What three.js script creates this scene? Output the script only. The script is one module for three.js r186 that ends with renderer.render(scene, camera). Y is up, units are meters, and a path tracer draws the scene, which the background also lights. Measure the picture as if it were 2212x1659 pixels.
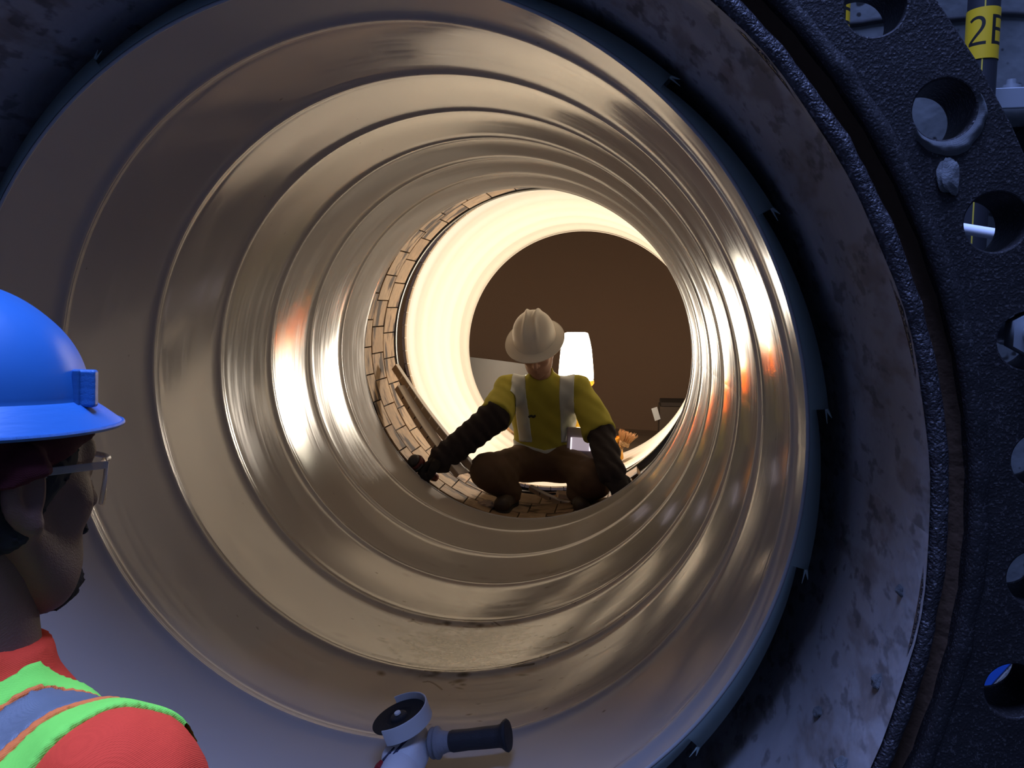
import * as THREE from 'three';
import { RectAreaLightUniformsLib } from 'three/addons/lights/RectAreaLightUniformsLib.js';
import { mergeGeometries } from 'three/addons/utils/BufferGeometryUtils.js';
import { RoundedBoxGeometry } from 'three/addons/geometries/RoundedBoxGeometry.js';

// ------------------------------------------------------------------ camera, daylight, exposure
const scene = new THREE.Scene();
const camera = new THREE.PerspectiveCamera(2 * Math.atan(829.5 / 1664) * 180 / Math.PI, 2212 / 1659, 0.05, 60);
camera.rotation.order = 'YXZ';
camera.position.set(0.4673, 1.2193, 0);
camera.rotation.set(-0.0994, 0.1502, 0);
camera.updateMatrixWorld();
const renderer = new THREE.WebGLRenderer({ antialias: true });
renderer.toneMapping = THREE.LinearToneMapping;
renderer.toneMappingExposure = 1.0;
renderer.shadowMap.enabled = true;
RectAreaLightUniformsLib.init();
const SKY = [1.4, 1.84, 4.4];
scene.background = new THREE.Color().setRGB(SKY[0], SKY[1], SKY[2]);          // blue daylight seen only through the open mouth of the shaft
const unseenSkyLight = new THREE.RectAreaLight(new THREE.Color().setRGB(0.27, 0.40, 1.0), 28, 1.5, 2.0);   // unseen area light at the shaft mouth, placed for steep blue light
unseenSkyLight.position.set(0.45, 4.6, -0.42);
unseenSkyLight.lookAt(0.45, 0, -0.42);
scene.add(unseenSkyLight);
const LAMP = 4.1, LAMP_COLOR = [1.0, 0.86, 0.70];

// ------------------------------------------------------------------ helpers
let seed = 7;
const rnd = () => { seed = (seed * 1664525 + 1013904223) >>> 0; return seed / 4294967296; };
const rr = (a, b) => a + (b - a) * rnd();
const PI = Math.PI, D = PI / 180;
const V = (x, y, z) => new THREE.Vector3(x, y, z);
const used = new Map();
function numbered(n) { const k = used.get(n) || 0; used.set(n, k + 1); return k ? n + '_' + String(k).padStart(3, '0') : n; }
function shadows(m) { m.castShadow = true; m.receiveShadow = true; return m; }
function tag(o, label, category, group) { o.userData.label = label; o.userData.category = category; if (group) o.userData.group = group; return o; }
function thing(name, label, category, pos = [0, 0, 0], group) {
  const o = new THREE.Group(); o.name = numbered(name); o.position.set(...pos); scene.add(o); return tag(o, label, category, group);
}
function part(name, geo, mat, parent, label) {
  const m = shadows(new THREE.Mesh(geo, mat)); m.name = name; parent.add(m);
  if (label) m.userData.label = label;
  return m;
}
function struct(name, geo, mat, parent = scene) {
  const m = geo ? shadows(new THREE.Mesh(geo, mat)) : new THREE.Group(); m.name = name; parent.add(m);
  if (parent === scene) m.userData.kind = 'structure';
  return m;
}
function merged(list) { return mergeGeometries(list.map((g) => { const h = g.index ? g.toNonIndexed() : g; for (const k of Object.keys(h.attributes)) if (!['position', 'normal', 'uv'].includes(k)) h.deleteAttribute(k); return h; })); }
function tf(g, pos = [0, 0, 0], rot = [0, 0, 0], sc = [1, 1, 1]) {
  g.applyMatrix4(new THREE.Matrix4().compose(V(...pos), new THREE.Quaternion().setFromEuler(new THREE.Euler(...rot)), V(...sc))); return g;
}
const box = (w, h, d, r = 0.004, seg = 2) => new RoundedBoxGeometry(w, h, d, seg, Math.min(r, w / 2.01, h / 2.01, d / 2.01));
function rod(a, b, r, n = 12, r2 = r) {                                        // cylinder between two points
  const A = V(...a), B = V(...b), d = B.clone().sub(A), g = new THREE.CylinderGeometry(r2, r, d.length(), n, 1);
  g.applyQuaternion(new THREE.Quaternion().setFromUnitVectors(V(0, 1, 0), d.clone().normalize()));
  const m = A.add(B).multiplyScalar(0.5); g.translate(m.x, m.y, m.z); return g;
}
function tube(pts, r, seg = 40, n = 8) { return new THREE.TubeGeometry(new THREE.CatmullRomCurve3(pts.map((p) => V(...p))), seg, r, n, false); }
function lathe(pts, n = 48) { return new THREE.LatheGeometry(pts.map((p) => new THREE.Vector2(p[0], p[1])), n); }
// a grid surface from f(u, v) -> [x, y, z], u and v given as lists
function grid(us, vs, f, uvf) {
  const pos = [], uv = [], idx = [], n = vs.length;
  for (const u of us) for (const v of vs) { pos.push(...f(u, v)); const t = uvf ? uvf(u, v) : [u, v]; uv.push(t[0], t[1]); }
  for (let i = 0; i < us.length - 1; i++) for (let j = 0; j < n - 1; j++) { const a = i * n + j, b = a + n; idx.push(a, b, a + 1, b, b + 1, a + 1); }
  const g = new THREE.BufferGeometry();
  g.setAttribute('position', new THREE.Float32BufferAttribute(pos, 3)); g.setAttribute('uv', new THREE.Float32BufferAttribute(uv, 2));
  g.setIndex(idx); g.computeVertexNormals(); return g;
}
const lin = (a, b, n) => Array.from({ length: n + 1 }, (_, i) => a + (b - a) * i / n);
// curved block between two radii, two angles and two depths (axis along z)
function arcBlock(r0, r1, a0, a1, z0, z1, cx, cy, n = 3, ch = 0.002) {
  const pos = [], idx = [], uv = [];
  const prof = [[r0 + ch, z0], [r0, z0 - ch], [r0, z1 + ch], [r0 + ch, z1], [r1, z1], [r1, z0]];
  const P = prof.length;
  for (let i = 0; i <= n; i++) { const a = a0 + (a1 - a0) * i / n; for (const [r, z] of prof) { pos.push(cx + r * Math.cos(a), cy + r * Math.sin(a), z); uv.push(a * r0, z); } }
  for (let i = 0; i < n; i++) for (let j = 0; j < P; j++) { const a = i * P + j, b = i * P + (j + 1) % P, c = a + P, d = b + P; idx.push(a, b, c, b, d, c); }
  for (let j = 1; j < P - 1; j++) { idx.push(0, j + 1, j); const o = n * P; idx.push(o, o + j, o + j + 1); }
  let g = new THREE.BufferGeometry(); g.setAttribute('position', new THREE.Float32BufferAttribute(pos, 3)); g.setAttribute('uv', new THREE.Float32BufferAttribute(uv, 2)); g.setIndex(idx);
  g = g.toNonIndexed(); g.computeVertexNormals(); return g;
}
// --- noise and textures
const hash = (x, y, s) => { let h = Math.imul(x, 374761393) ^ Math.imul(y, 668265263) ^ Math.imul(s, 2147483647 - 1013); h = Math.imul(h ^ (h >>> 13), 1274126177); return ((h ^ (h >>> 16)) >>> 0) / 4294967296; };
function vnoise(x, y, px, py, s) {
  const xi = Math.floor(x), yi = Math.floor(y), fx = x - xi, fy = y - yi, u = fx * fx * (3 - 2 * fx), v = fy * fy * (3 - 2 * fy);
  const m = (a, p) => ((a % p) + p) % p, h = (a, b) => hash(m(a, px), m(b, py), s);
  return (h(xi, yi) * (1 - u) + h(xi + 1, yi) * u) * (1 - v) + (h(xi, yi + 1) * (1 - u) + h(xi + 1, yi + 1) * u) * v;
}
function fbm(u, v, fx, fy, oct, s) { let a = 0, w = 0.5, t = 0; for (let o = 0; o < oct; o++) { a += w * vnoise(u * fx, v * fy, fx, fy, s + o); t += w; w *= 0.55; fx *= 2; fy *= 2; } return a / t; }
function tex(w, h, f, srgb = false, rx = 1, ry = 1) {
  const d = new Uint8Array(w * h * 4);
  for (let y = 0; y < h; y++) for (let x = 0; x < w; x++) { const c = f((x + 0.5) / w, (y + 0.5) / h), o = (y * w + x) * 4; const k = typeof c === 'number' ? [c, c, c] : c; for (let i = 0; i < 3; i++) d[o + i] = Math.max(0, Math.min(255, k[i] * 255)); d[o + 3] = 255; }
  const t = new THREE.DataTexture(d, w, h); t.wrapS = t.wrapT = THREE.RepeatWrapping; t.magFilter = THREE.LinearFilter; t.minFilter = THREE.LinearFilter;
  if (srgb) t.colorSpace = THREE.SRGBColorSpace; t.repeat.set(rx, ry); t.needsUpdate = true; return t;
}
function again(t, rx, ry, ox = 0, oy = 0) { const c = t.clone(); c.repeat.set(rx, ry); c.offset.set(ox, oy); c.needsUpdate = true; return c; }
const smooth = (a, b, x) => { const t = Math.max(0, Math.min(1, (x - a) / (b - a))); return t * t * (3 - 2 * t); };
const mixc = (a, b, t) => a.map((x, i) => x + (b[i] - x) * t);
const C = (r, g, b) => new THREE.Color().setRGB(r, g, b);
const std = (o) => new THREE.MeshStandardMaterial({ side: THREE.DoubleSide, ...o });
const phy = (o) => new THREE.MeshPhysicalMaterial({ side: THREE.DoubleSide, ...o });

const tBlotch = tex(512, 512, (u, v) => { const a = fbm(u, v, 4, 4, 6, 11), b = fbm(u, v, 24, 24, 3, 31); return 0.45 + 0.75 * (a - 0.5) + 0.35 * (b - 0.5) + 0.2; });
const tGrain = tex(512, 512, (u, v) => { const a = fbm(u, v, 90, 90, 2, 5), b = fbm(u, v, 10, 10, 3, 15); return Math.pow(a, 1.5) * 0.9 + 0.25 * (b - 0.4); });
const tGrainColor = tex(512, 512, (u, v) => { const a = fbm(u, v, 90, 90, 2, 5), b = fbm(u, v, 6, 6, 4, 15), s = smooth(0.62, 0.8, a); return mixc(mixc([0.30, 0.27, 0.27], [0.46, 0.45, 0.46], b), [0.86, 0.84, 0.84], s * 0.75); }, true);
const tConcrete = tex(512, 512, (u, v) => { const a = fbm(u, v, 5, 5, 6, 21), b = fbm(u, v, 40, 40, 2, 22), pit = smooth(0.70, 0.76, fbm(u, v, 36, 36, 2, 29)); const k = 0.62 + 0.25 * (a - 0.5) + 0.12 * (b - 0.5); return mixc([k, k * 0.985, k * 0.95], [0.12, 0.11, 0.10], pit * 0.85); }, true);
const tHost = tex(640, 512, (u, v) => { const a = fbm(u, v, 5, 5, 5, 41), b = fbm(u, v, 24, 10, 5, 43), p = smooth(0.58, 0.74, fbm(u, v, 60, 30, 4, 47)); const k = 0.74 + 0.3 * (a - 0.5); return mixc(mixc([k, k * 0.98, k * 0.97], [0.50, 0.43, 0.38], smooth(0.48, 0.72, b) * 0.45), [0.16, 0.13, 0.11], p * 0.28); }, true);
const tStreak = tex(512, 512, (u, v) => { const a = fbm(u, v, 6, 90, 4, 51), b = fbm(u, v, 12, 12, 3, 57); return 0.40 + 0.34 * (a - 0.5) + 0.2 * (b - 0.5); });
const tStained = tex(512, 512, (u, v) => { const a = fbm(u, v, 5, 12, 5, 61), b = fbm(u, v, 30, 40, 3, 67), s = smooth(0.52, 0.72, a), k = 0.72 + 0.2 * (b - 0.5); return mixc([k, k * 0.88, k * 0.74], [0.16, 0.09, 0.05], s * 0.9); }, true);
const tCloth = tex(256, 256, (u, v) => 0.5 + 0.25 * Math.sin(u * PI * 128) * Math.sin(v * PI * 128) + 0.5 * (fbm(u, v, 8, 8, 4, 71) - 0.5));
const tSkin = tex(256, 256, (u, v) => 0.5 + 0.5 * (fbm(u, v, 40, 40, 3, 77) - 0.5));

// dirt trodden onto the bottom of the near liner; u runs round the pipe from its right side, v along it
const LZ0 = -1.227, LZ1 = -3.415;
const tLiner = (() => {
  const w = 2048, h = 1024, cv = document.createElement('canvas'); cv.width = w; cv.height = h; const c = cv.getContext('2d');
  c.fillStyle = '#b0aaa4'; c.fillRect(0, 0, w, h);
  const at = (deg, z) => [(((deg % 360) + 360) % 360) / 360 * w, (z - LZ0) / (LZ1 - LZ0) * h];
  const blob = (deg, z, rx, ry, al, col = '60,42,28') => { const [x, y] = at(deg, z); const g = c.createRadialGradient(0, 0, 0, 0, 0, 1); g.addColorStop(0, `rgba(${col},${al})`); g.addColorStop(1, `rgba(${col},0)`); c.save(); c.translate(x, y); c.rotate(rr(-0.5, 0.5)); c.scale(rx, ry); c.fillStyle = g; c.fillRect(-1, -1, 2, 2); c.restore(); };
  const gs = () => (rnd() + rnd() + rnd() - 1.5) / 0.9;
  for (let i = 0; i < 150; i++) blob(272 + gs() * 14, -2.05 + gs() * 0.17, rr(8, 34), rr(5, 20), rr(0.10, 0.32));
  for (let i = 0; i < 70; i++) blob(275 + gs() * 24, -2.3 + gs() * 0.4, rr(8, 30), rr(4, 14), rr(0.04, 0.14));
  for (let i = 0; i < 260; i++) blob(271 + gs() * 13, -2.03 + gs() * 0.14, rr(2, 13), rr(1.5, 7), rr(0.4, 0.95), '44,30,20');
  for (let i = 0; i < 60; i++) blob(282 + gs() * 26, -2.0 + gs() * 0.45, rr(1, 5), rr(1, 3), rr(0.3, 0.7), '44,30,20');
  for (let i = 0; i < 45; i++) blob(rr(0, 360), rr(-1.25, -3.4), rr(1, 3), rr(1, 2), rr(0.2, 0.6), '40,32,26');
  c.lineCap = 'round';
  for (let i = 0; i < 46; i++) { const [x, y] = at(274 + gs() * 15, -2.05 + gs() * 0.16); c.strokeStyle = `rgba(54,36,22,${rr(0.4, 0.85)})`; c.lineWidth = rr(1.2, 3.6); c.beginPath(); c.moveTo(x, y); c.bezierCurveTo(x + rr(-20, 20), y + rr(-14, 14), x + rr(-30, 30), y + rr(-14, 14), x + rr(-46, 46), y + rr(-20, 20)); c.stroke(); }
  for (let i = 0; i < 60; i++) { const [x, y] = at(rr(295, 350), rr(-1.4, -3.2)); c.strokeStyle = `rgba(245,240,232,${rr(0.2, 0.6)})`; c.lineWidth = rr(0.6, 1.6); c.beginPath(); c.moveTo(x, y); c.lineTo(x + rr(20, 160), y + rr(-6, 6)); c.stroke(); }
  const t = new THREE.CanvasTexture(cv); t.flipY = false; t.colorSpace = THREE.SRGBColorSpace; t.wrapS = t.wrapT = THREE.RepeatWrapping; return t;
})();

const M = {
  liner: phy({ map: tLiner, roughness: 0.36, roughnessMap: again(tStreak, 3, 3), bumpMap: again(tStreak, 3, 3), bumpScale: 0.00004, ior: 1.55 }),
  liner2: phy({ color: C(0.58, 0.53, 0.45), roughness: 0.5, ior: 1.5 }),
  linerBack: std({ color: C(0.24, 0.31, 0.29), roughness: 0.6 }),
  linerEdge: std({ color: C(0.50, 0.49, 0.47), roughness: 0.5 }),
  host: std({ map: again(tHost, 0.9, 0.9), bumpMap: again(tBlotch, 2.2, 2.2), bumpScale: 0.004, roughness: 0.95, color: C(0.66, 0.66, 0.66) }),
  flange: std({ map: again(tGrainColor, 5, 5), bumpMap: again(tGrain, 5, 5), bumpScale: 0.0008, roughness: 0.6, metalness: 0.3, color: C(0.14, 0.135, 0.135) }),
  weld: std({ map: again(tGrainColor, 3, 3), bumpMap: again(tGrain, 5, 5), bumpScale: 0.002, roughness: 0.5, metalness: 0.3, color: C(0.34, 0.34, 0.35) }),
  rust: std({ color: C(0.11, 0.062, 0.035), roughness: 0.95, bumpMap: again(tBlotch, 5, 5), bumpScale: 0.004 }),
  concrete: std({ map: again(tConcrete, 1.3, 1.3), bumpMap: again(tBlotch, 2, 2), bumpScale: 0.004, roughness: 0.95, color: C(0.32, 0.35, 0.37) }),
  chamber: std({ bumpMap: again(tBlotch, 1.5, 1.5), bumpScale: 0.002, roughness: 0.95, color: C(0.135, 0.080, 0.050) }),
  chamberFloor: std({ map: again(tBlotch, 0.8, 0.8), roughness: 0.9, color: C(0.22, 0.14, 0.085) }),
  grout: std({ color: C(0.22, 0.23, 0.23), roughness: 0.95, bumpMap: again(tBlotch, 8, 8), bumpScale: 0.003 }),
  blackPipe: std({ color: C(0.016, 0.016, 0.02), roughness: 0.5 }),
  yellow: std({ color: C(0.72, 0.50, 0.015), roughness: 0.5 }),
  steel: std({ color: C(0.42, 0.45, 0.47), roughness: 0.45, metalness: 0.7 }),
  darkSteel: std({ color: C(0.05, 0.05, 0.055), roughness: 0.5, metalness: 0.6 }),
  whitePaint: std({ color: C(0.74, 0.74, 0.74), roughness: 0.6 }),
  bluePaint: std({ color: C(0.03, 0.16, 0.72), roughness: 0.5 }),
  wood: std({ map: again(tStained, 2, 1), color: C(0.75, 0.6, 0.42), roughness: 0.85 }),
};

// ------------------------------------------------------------------ the setting: shaft
{
  const FY = -0.08, TOP = 4.6;
  struct('floor', tf(box(4.4, 0.2, 4.2, 0.01), [0.1, FY - 0.1, 0.35]), M.concrete);
  struct('wall_back', tf(box(4.4, TOP - FY, 0.2, 0.01), [0.1, (TOP + FY) / 2, 2.1]), M.concrete);
  struct('wall_left', tf(box(0.2, TOP - FY, 3.6, 0.01), [-1.85, (TOP + FY) / 2, 0.25]), M.concrete);
  struct('wall_right', tf(box(0.2, TOP - FY, 3.6, 0.01), [2.05, (TOP + FY) / 2, 0.25]), M.concrete);
  struct('added_ceiling_deck', merged([tf(box(4.4, 0.2, 1.5, 0.01), [0.1, TOP + 0.1, 1.5]), tf(box(1.6, 0.2, 2.4, 0.01), [-1.2, TOP + 0.1, -0.4]), tf(box(0.7, 0.2, 2.4, 0.01), [1.95, TOP + 0.1, -0.4])]), M.concrete);  // added deck slabs, out of view, narrowing the daylight that falls in
  const s = new THREE.Shape(); s.moveTo(-1.95, FY); s.lineTo(2.15, FY); s.lineTo(2.15, TOP); s.lineTo(-1.95, TOP); s.closePath();
  const h = new THREE.Path(); h.absarc(-0.02, 0.96, 0.90, 0, PI * 2, true); s.holes.push(h);
  const wf = struct('wall_front', tf(new THREE.ExtrudeGeometry(s, { depth: 0.25, bevelEnabled: false, curveSegments: 48 }), [0, 0, -1.80]), M.concrete);
  // open cold joint across the concrete, with broken edges
  const pts = []; for (let i = 0; i <= 24; i++) pts.push([0.72 + i * 0.05, 1.738 + rr(-0.004, 0.004), -1.549]);
  part('cold_joint', tube(pts, 0.006, 60, 6), std({ color: C(0.02, 0.02, 0.02), roughness: 1 }), wf, 'dark open joint across the concrete');
  // broken-out pocket under the bracket
  const pk = new THREE.IcosahedronGeometry(0.085, 3); const p = pk.attributes.position;
  for (let i = 0; i < p.count; i++) { const k = 1 + 0.35 * (hash(Math.round(p.getX(i) * 900), Math.round(p.getY(i) * 900), 3 + Math.round(p.getZ(i) * 900)) - 0.5); p.setXYZ(i, p.getX(i) * k * 1.1, p.getY(i) * k * 0.5, p.getZ(i) * 0.25 * k); }
  pk.computeVertexNormals();
  part('broken_pocket', tf(pk, [1.19, 1.50, -1.545]), std({ color: C(0.015, 0.016, 0.018), roughness: 1 }), wf, 'dark broken pocket in the concrete');
}

// ------------------------------------------------------------------ the setting: old host pipe with its stained lining blocks
const hostC = (z) => { const t = smooth(-1.6, -3.4, z); return [-0.022 + 0.052 * t, 0.958 + 0.072 * t, 0.836 - 0.015 * t]; };
const HOSTZ = [-0.93, -4.0];
{
  const th = lin(0, 2 * PI, 160), zs = lin(HOSTZ[0], HOSTZ[1], 60);
  const inner = grid(th, zs, (a, z) => { const [x, y, r] = hostC(z); const k = r + 0.0018 * Math.sin(a * 23 + z * 9) * Math.sin(z * 31 + a * 7); return [x + k * Math.cos(a), y + k * Math.sin(a), z]; }, (a, z) => [a * 0.836, z]);
  const outer = grid(th, [HOSTZ[0], -1.6, -3.4, HOSTZ[1]], (a, z) => { const [x, y, r] = hostC(z); return [x + (r + 0.05) * Math.cos(a), y + (r + 0.05) * Math.sin(a), z]; }, (a, z) => [a * 0.836, z]);
  const host = struct('wall_pipe', inner, M.host);
  part('pipe_outside', outer, M.darkSteel, host);
  const mats = [0, 1, 2, 3].map((i) => std({ map: again(tStained, 1.3, 1.6, i * 0.23, i * 0.37), color: C(0.80 - i * 0.05, 0.74 - i * 0.06, 0.66 - i * 0.07), roughness: 0.75, bumpMap: again(tStained, 1.3, 1.6, i * 0.23, i * 0.37), bumpScale: 0.0015 }));
  const Z = [-3.46, -3.579, -3.755, -3.94];
  for (let c = 0; c < 3; c++) for (let k = 0; k < 38; k++) {
    const st = 360 / 38, a0 = (k * st + c * 2.6 + 0.22) * D, a1 = ((k + 1) * st + c * 2.6 - 0.22) * D, up = rr(-0.0015, 0.0015), mid = (a0 + a1) / 2 / D;
    if (mid < 82 || mid > 306) continue;
    part('lining_block', arcBlock(0.790 + up, 0.818, a0, a1, Z[c] - 0.0035, Z[c + 1] + 0.0035, 0.03, 1.03, 3, 0.003), mats[Math.floor(rnd() * 4)], host);
  }
  // bright steel hoop closing the lining
  const hoop = grid(lin(0, 2 * PI, 140), [[0.818, -3.942], [0.79, -3.945], [0.782, -3.952], [0.782, -3.972], [0.79, -3.985], [0.818, -3.99]], (a, q) => [0.03 + q[0] * Math.cos(a), 1.03 + q[0] * Math.sin(a), q[1]], (a, q) => [a, q[1]]);
  part('steel_hoop', hoop, std({ color: C(0.10, 0.095, 0.085), roughness: 0.3, metalness: 0.85 }), host, 'dark steel hoop at the end of the lining');
}
// ------------------------------------------------------------------ the setting: dark chamber beyond
{
  const s = new THREE.Shape(); s.moveTo(-2.3, -0.1); s.lineTo(2.5, -0.1); s.lineTo(2.5, 3.0); s.lineTo(-2.3, 3.0); s.closePath();
  const h = new THREE.Path(); h.absarc(0.05, 1.03, 0.885, 0, PI * 2, true); s.holes.push(h);
  struct('wall_chamber_front', tf(new THREE.ExtrudeGeometry(s, { depth: 0.2, bevelEnabled: false, curveSegments: 48 }), [0, 0, -4.22]), M.chamber);
  const cyl = (r) => grid(lin(PI, 2 * PI, 64), [-0.1, 3.0], (a, y) => [0.1 + r * Math.cos(a), y, -4.9 + r * Math.sin(a)], (a, y) => [a * r, y]);
  const side = (x) => tf(box(0.2, 3.1, 0.9, 0.01), [x, 1.45, -4.6]);
  struct('wall_chamber_back', merged([cyl(2.25), cyl(2.4)]), M.chamber);
  struct('wall_chamber_left', side(-2.25), M.chamber);
  struct('wall_chamber_right', side(2.45), M.chamber);
  struct('floor_chamber', tf(box(4.9, 0.2, 3.1, 0.01), [0.1, 0.0, -5.75]), M.chamberFloor);
  struct('ceiling_chamber', tf(box(4.9, 0.2, 3.3, 0.01), [0.1, 3.05, -5.7]), M.chamber);
}

// ------------------------------------------------------------------ ribbed plastic liners, wound turn by turn
function liner(root, o) {
  const { R, z0, z1, pitch, zs, cen, prof, mat, uvf } = o;                      // zs: depth of a seam on the right-hand side (angle 0)
  const seamZ = (k, a) => zs - pitch * (k + a / (2 * PI));
  const th = lin(0, 2 * PI, 220);
  const cuts = [0, 0.006, 0.010, 0.016, 0.022, 0.028, 0.034, 0.040, 0.046, 0.054, 0.066, 0.08, 0.11, 0.16, 0.22, 0.3, 0.4, 0.5, 0.6, 0.7, 0.78, 0.85, 0.9, 0.94, 0.965, 0.98, 0.99, 1];
  for (let k = -3; k < 30; k++) {
    if (seamZ(k, 2 * PI) - pitch > z0 + pitch && seamZ(k + 1, 2 * PI) > z0) continue;
    if (seamZ(k, 0) < z1) break;
    const f = (a, t) => { let z = seamZ(k, a) - t * pitch; z = Math.max(z1, Math.min(z0, z)); const ph = (zs - z) / pitch - a / (2 * PI) - k, r = R + prof(ph, pitch); const [x, y] = cen(z); return [x + r * Math.cos(a), y + r * Math.sin(a), z]; };
    let g = grid(th, cuts, f, (a, t) => uvf(a, Math.max(z1, Math.min(z0, seamZ(k, a) - t * pitch))));
    // drop cells squeezed flat at the ends
    const p = g.attributes.position, keep = [], ix = g.index.array, A = V(), B = V(), Cc = V();
    for (let i = 0; i < ix.length; i += 3) { A.fromBufferAttribute(p, ix[i]); B.fromBufferAttribute(p, ix[i + 1]); Cc.fromBufferAttribute(p, ix[i + 2]); if (B.sub(A).cross(Cc.sub(A)).length() > 1e-9) keep.push(ix[i], ix[i + 1], ix[i + 2]); }
    if (!keep.length) continue;
    g.setIndex(keep); g.computeVertexNormals();
    part('strip_turn', g, mat, root);
  }
}
const NEAR = { R: 0.74, rim: 0.757 };
{
  const root = thing('pipe_liner', 'near ribbed cream plastic pipe liner, glossy inside, with a trodden muddy bottom', 'pipe liner');
  liner(root, {
    R: 0.74, z0: LZ0, z1: LZ1, pitch: 0.328, zs: -1.645 + 0.328 * 2, cen: () => [0, 1], mat: M.liner,
    prof: (ph, p) => { const s = Math.max(0, Math.min(p, ph * p)), e = Math.min(s, p - s), q = Math.sin(PI * s / p); return 0.0045 * Math.pow(q, 1.3) - 0.0060 * Math.exp(-((e / 0.017) ** 2)) + 0.0016 * Math.exp(-(((s - 0.026) / 0.0028) ** 2)) + 0.0012 * Math.exp(-(((s - 0.006) / 0.002) ** 2)); },
    uvf: (a, z) => [a / (2 * PI), (z - LZ0) / (LZ1 - LZ0)],
  });
  const th = lin(0, 2 * PI, 200);
  part('outer_wall', grid(th, [LZ0 - 0.03, LZ1 + 0.002], (a, z) => [0.756 * Math.cos(a), 1 + 0.756 * Math.sin(a), z]), M.linerBack, root, 'dark green-grey outer side of the liner');
  for (const z of [LZ0, LZ1]) {
    const s = z === LZ0 ? 1 : -1;
    part('end_lip', grid(th, [[0.7465, -0.006], [0.7405, -0.003], [0.7395, 0], [0.7405, 0.0025], [0.7435, 0.003], [0.7455, 0.001], [0.757, -0.004], [0.757, -0.03]], (a, q) => [q[0] * Math.cos(a), 1 + q[0] * Math.sin(a), z + s * q[1]]), M.linerEdge, root);
  }
  // stepped outer ribs showing at the cut end, each ending in a torn plastic thread
  const notch = [200, 175, 150, 124, 98, 72, 47.2, 28.5, 4.8, -14.2, -40, -64, -90, -115, -140, -160];
  for (let i = 0; i < notch.length; i++) {
    const a1 = notch[i] * D, a0 = (i ? notch[i - 1] : 224) * D, n = 18, big = i >= 5 ? 1 : 0.8;
    const rim = (t) => 0.7465 + (0.0085 + 0.018 * big * Math.pow(t, 0.8));
    const us = lin(0, 1, n), vs = [[0, 0.002], [1, 0.002], [1, -0.035], [0, -0.035]];
    const g = grid(us, vs, (t, q) => { const a = a0 + (a1 - a0) * t, r = 0.745 + (rim(t) - 0.745) * q[0]; return [r * Math.cos(a), 1 + r * Math.sin(a), LZ0 + 0.001 + q[1]]; });
    const a = a1, r = rim(1), tip = [(r + 0.004) * Math.cos(a - 0.018), 1 + (r + 0.004) * Math.sin(a - 0.018), LZ0 + 0.004];
    const tip2 = [(r - 0.004) * Math.cos(a - 0.028), 1 + (r - 0.004) * Math.sin(a - 0.028), LZ0 + 0.008];
    part('rib_step', merged([g, rod([r * 0.997 * Math.cos(a), 1 + r * 0.997 * Math.sin(a), LZ0], tip, 0.0035, 6, 0.0004), rod([(r - 0.003) * Math.cos(a), 1 + (r - 0.003) * Math.sin(a), LZ0], tip2, 0.002, 5, 0.0004)]), M.linerBack, root);
  }
}
const FAR = { z0: -4.05, z1: -5.368, R: 0.798 };
const farC = (z) => { const t = (z - FAR.z0) / (FAR.z1 - FAR.z0); return [0.065 + 0.078 * t, 1.053 - 0.112 * t]; };
{
  const root = thing('pipe_liner', 'far plastic pipe liner glowing in the lamplight behind the crouching worker', 'pipe liner');
  liner(root, {
    R: FAR.R, z0: FAR.z0, z1: FAR.z1, pitch: 0.225, zs: -4.2 + 0.225 * 3, cen: farC, mat: M.liner2,
    prof: (ph) => 0.0065 * Math.cos(2 * PI * ph) - 0.0016 * Math.cos(4 * PI * ph + 0.6),
    uvf: (a, z) => [a * 0.8, z],
  });
  part('outer_wall', grid(lin(0, 2 * PI, 160), lin(FAR.z0 - 0.02, FAR.z1, 6), (a, z) => { const [x, y] = farC(z); return [x + (FAR.R + 0.010) * Math.cos(a), y + (FAR.R + 0.010) * Math.sin(a), z]; }), M.linerBack, root);
  const [ex, ey] = farC(FAR.z1);
  part('end_lip', grid(lin(0, 2 * PI, 160), [[0.002, 0.01], [-0.002, 0], [0.002, -0.004], [0.018, -0.004], [0.019, 0.01]], (a, q) => [ex + (FAR.R + q[0]) * Math.cos(a), ey + (FAR.R + q[0]) * Math.sin(a), FAR.z1 + q[1]]), M.liner2, root);
  const [nx, ny] = farC(FAR.z0), rm = std({ color: C(0.36, 0.27, 0.17), roughness: 0.8 });
  for (let k = 0; k < 72; k++) { const big = k > 10 && k < 29.5 ? 1 : 0.72; part('rim_block', arcBlock(FAR.R - 0.003, FAR.R - 0.003 + 0.022 * big, (k * 5 + 0.16) * D, (k * 5 + 4.84) * D, FAR.z0 + 0.012, FAR.z0 - 0.02, nx, ny, 2, 0.0015), rm, root); }
}

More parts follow.
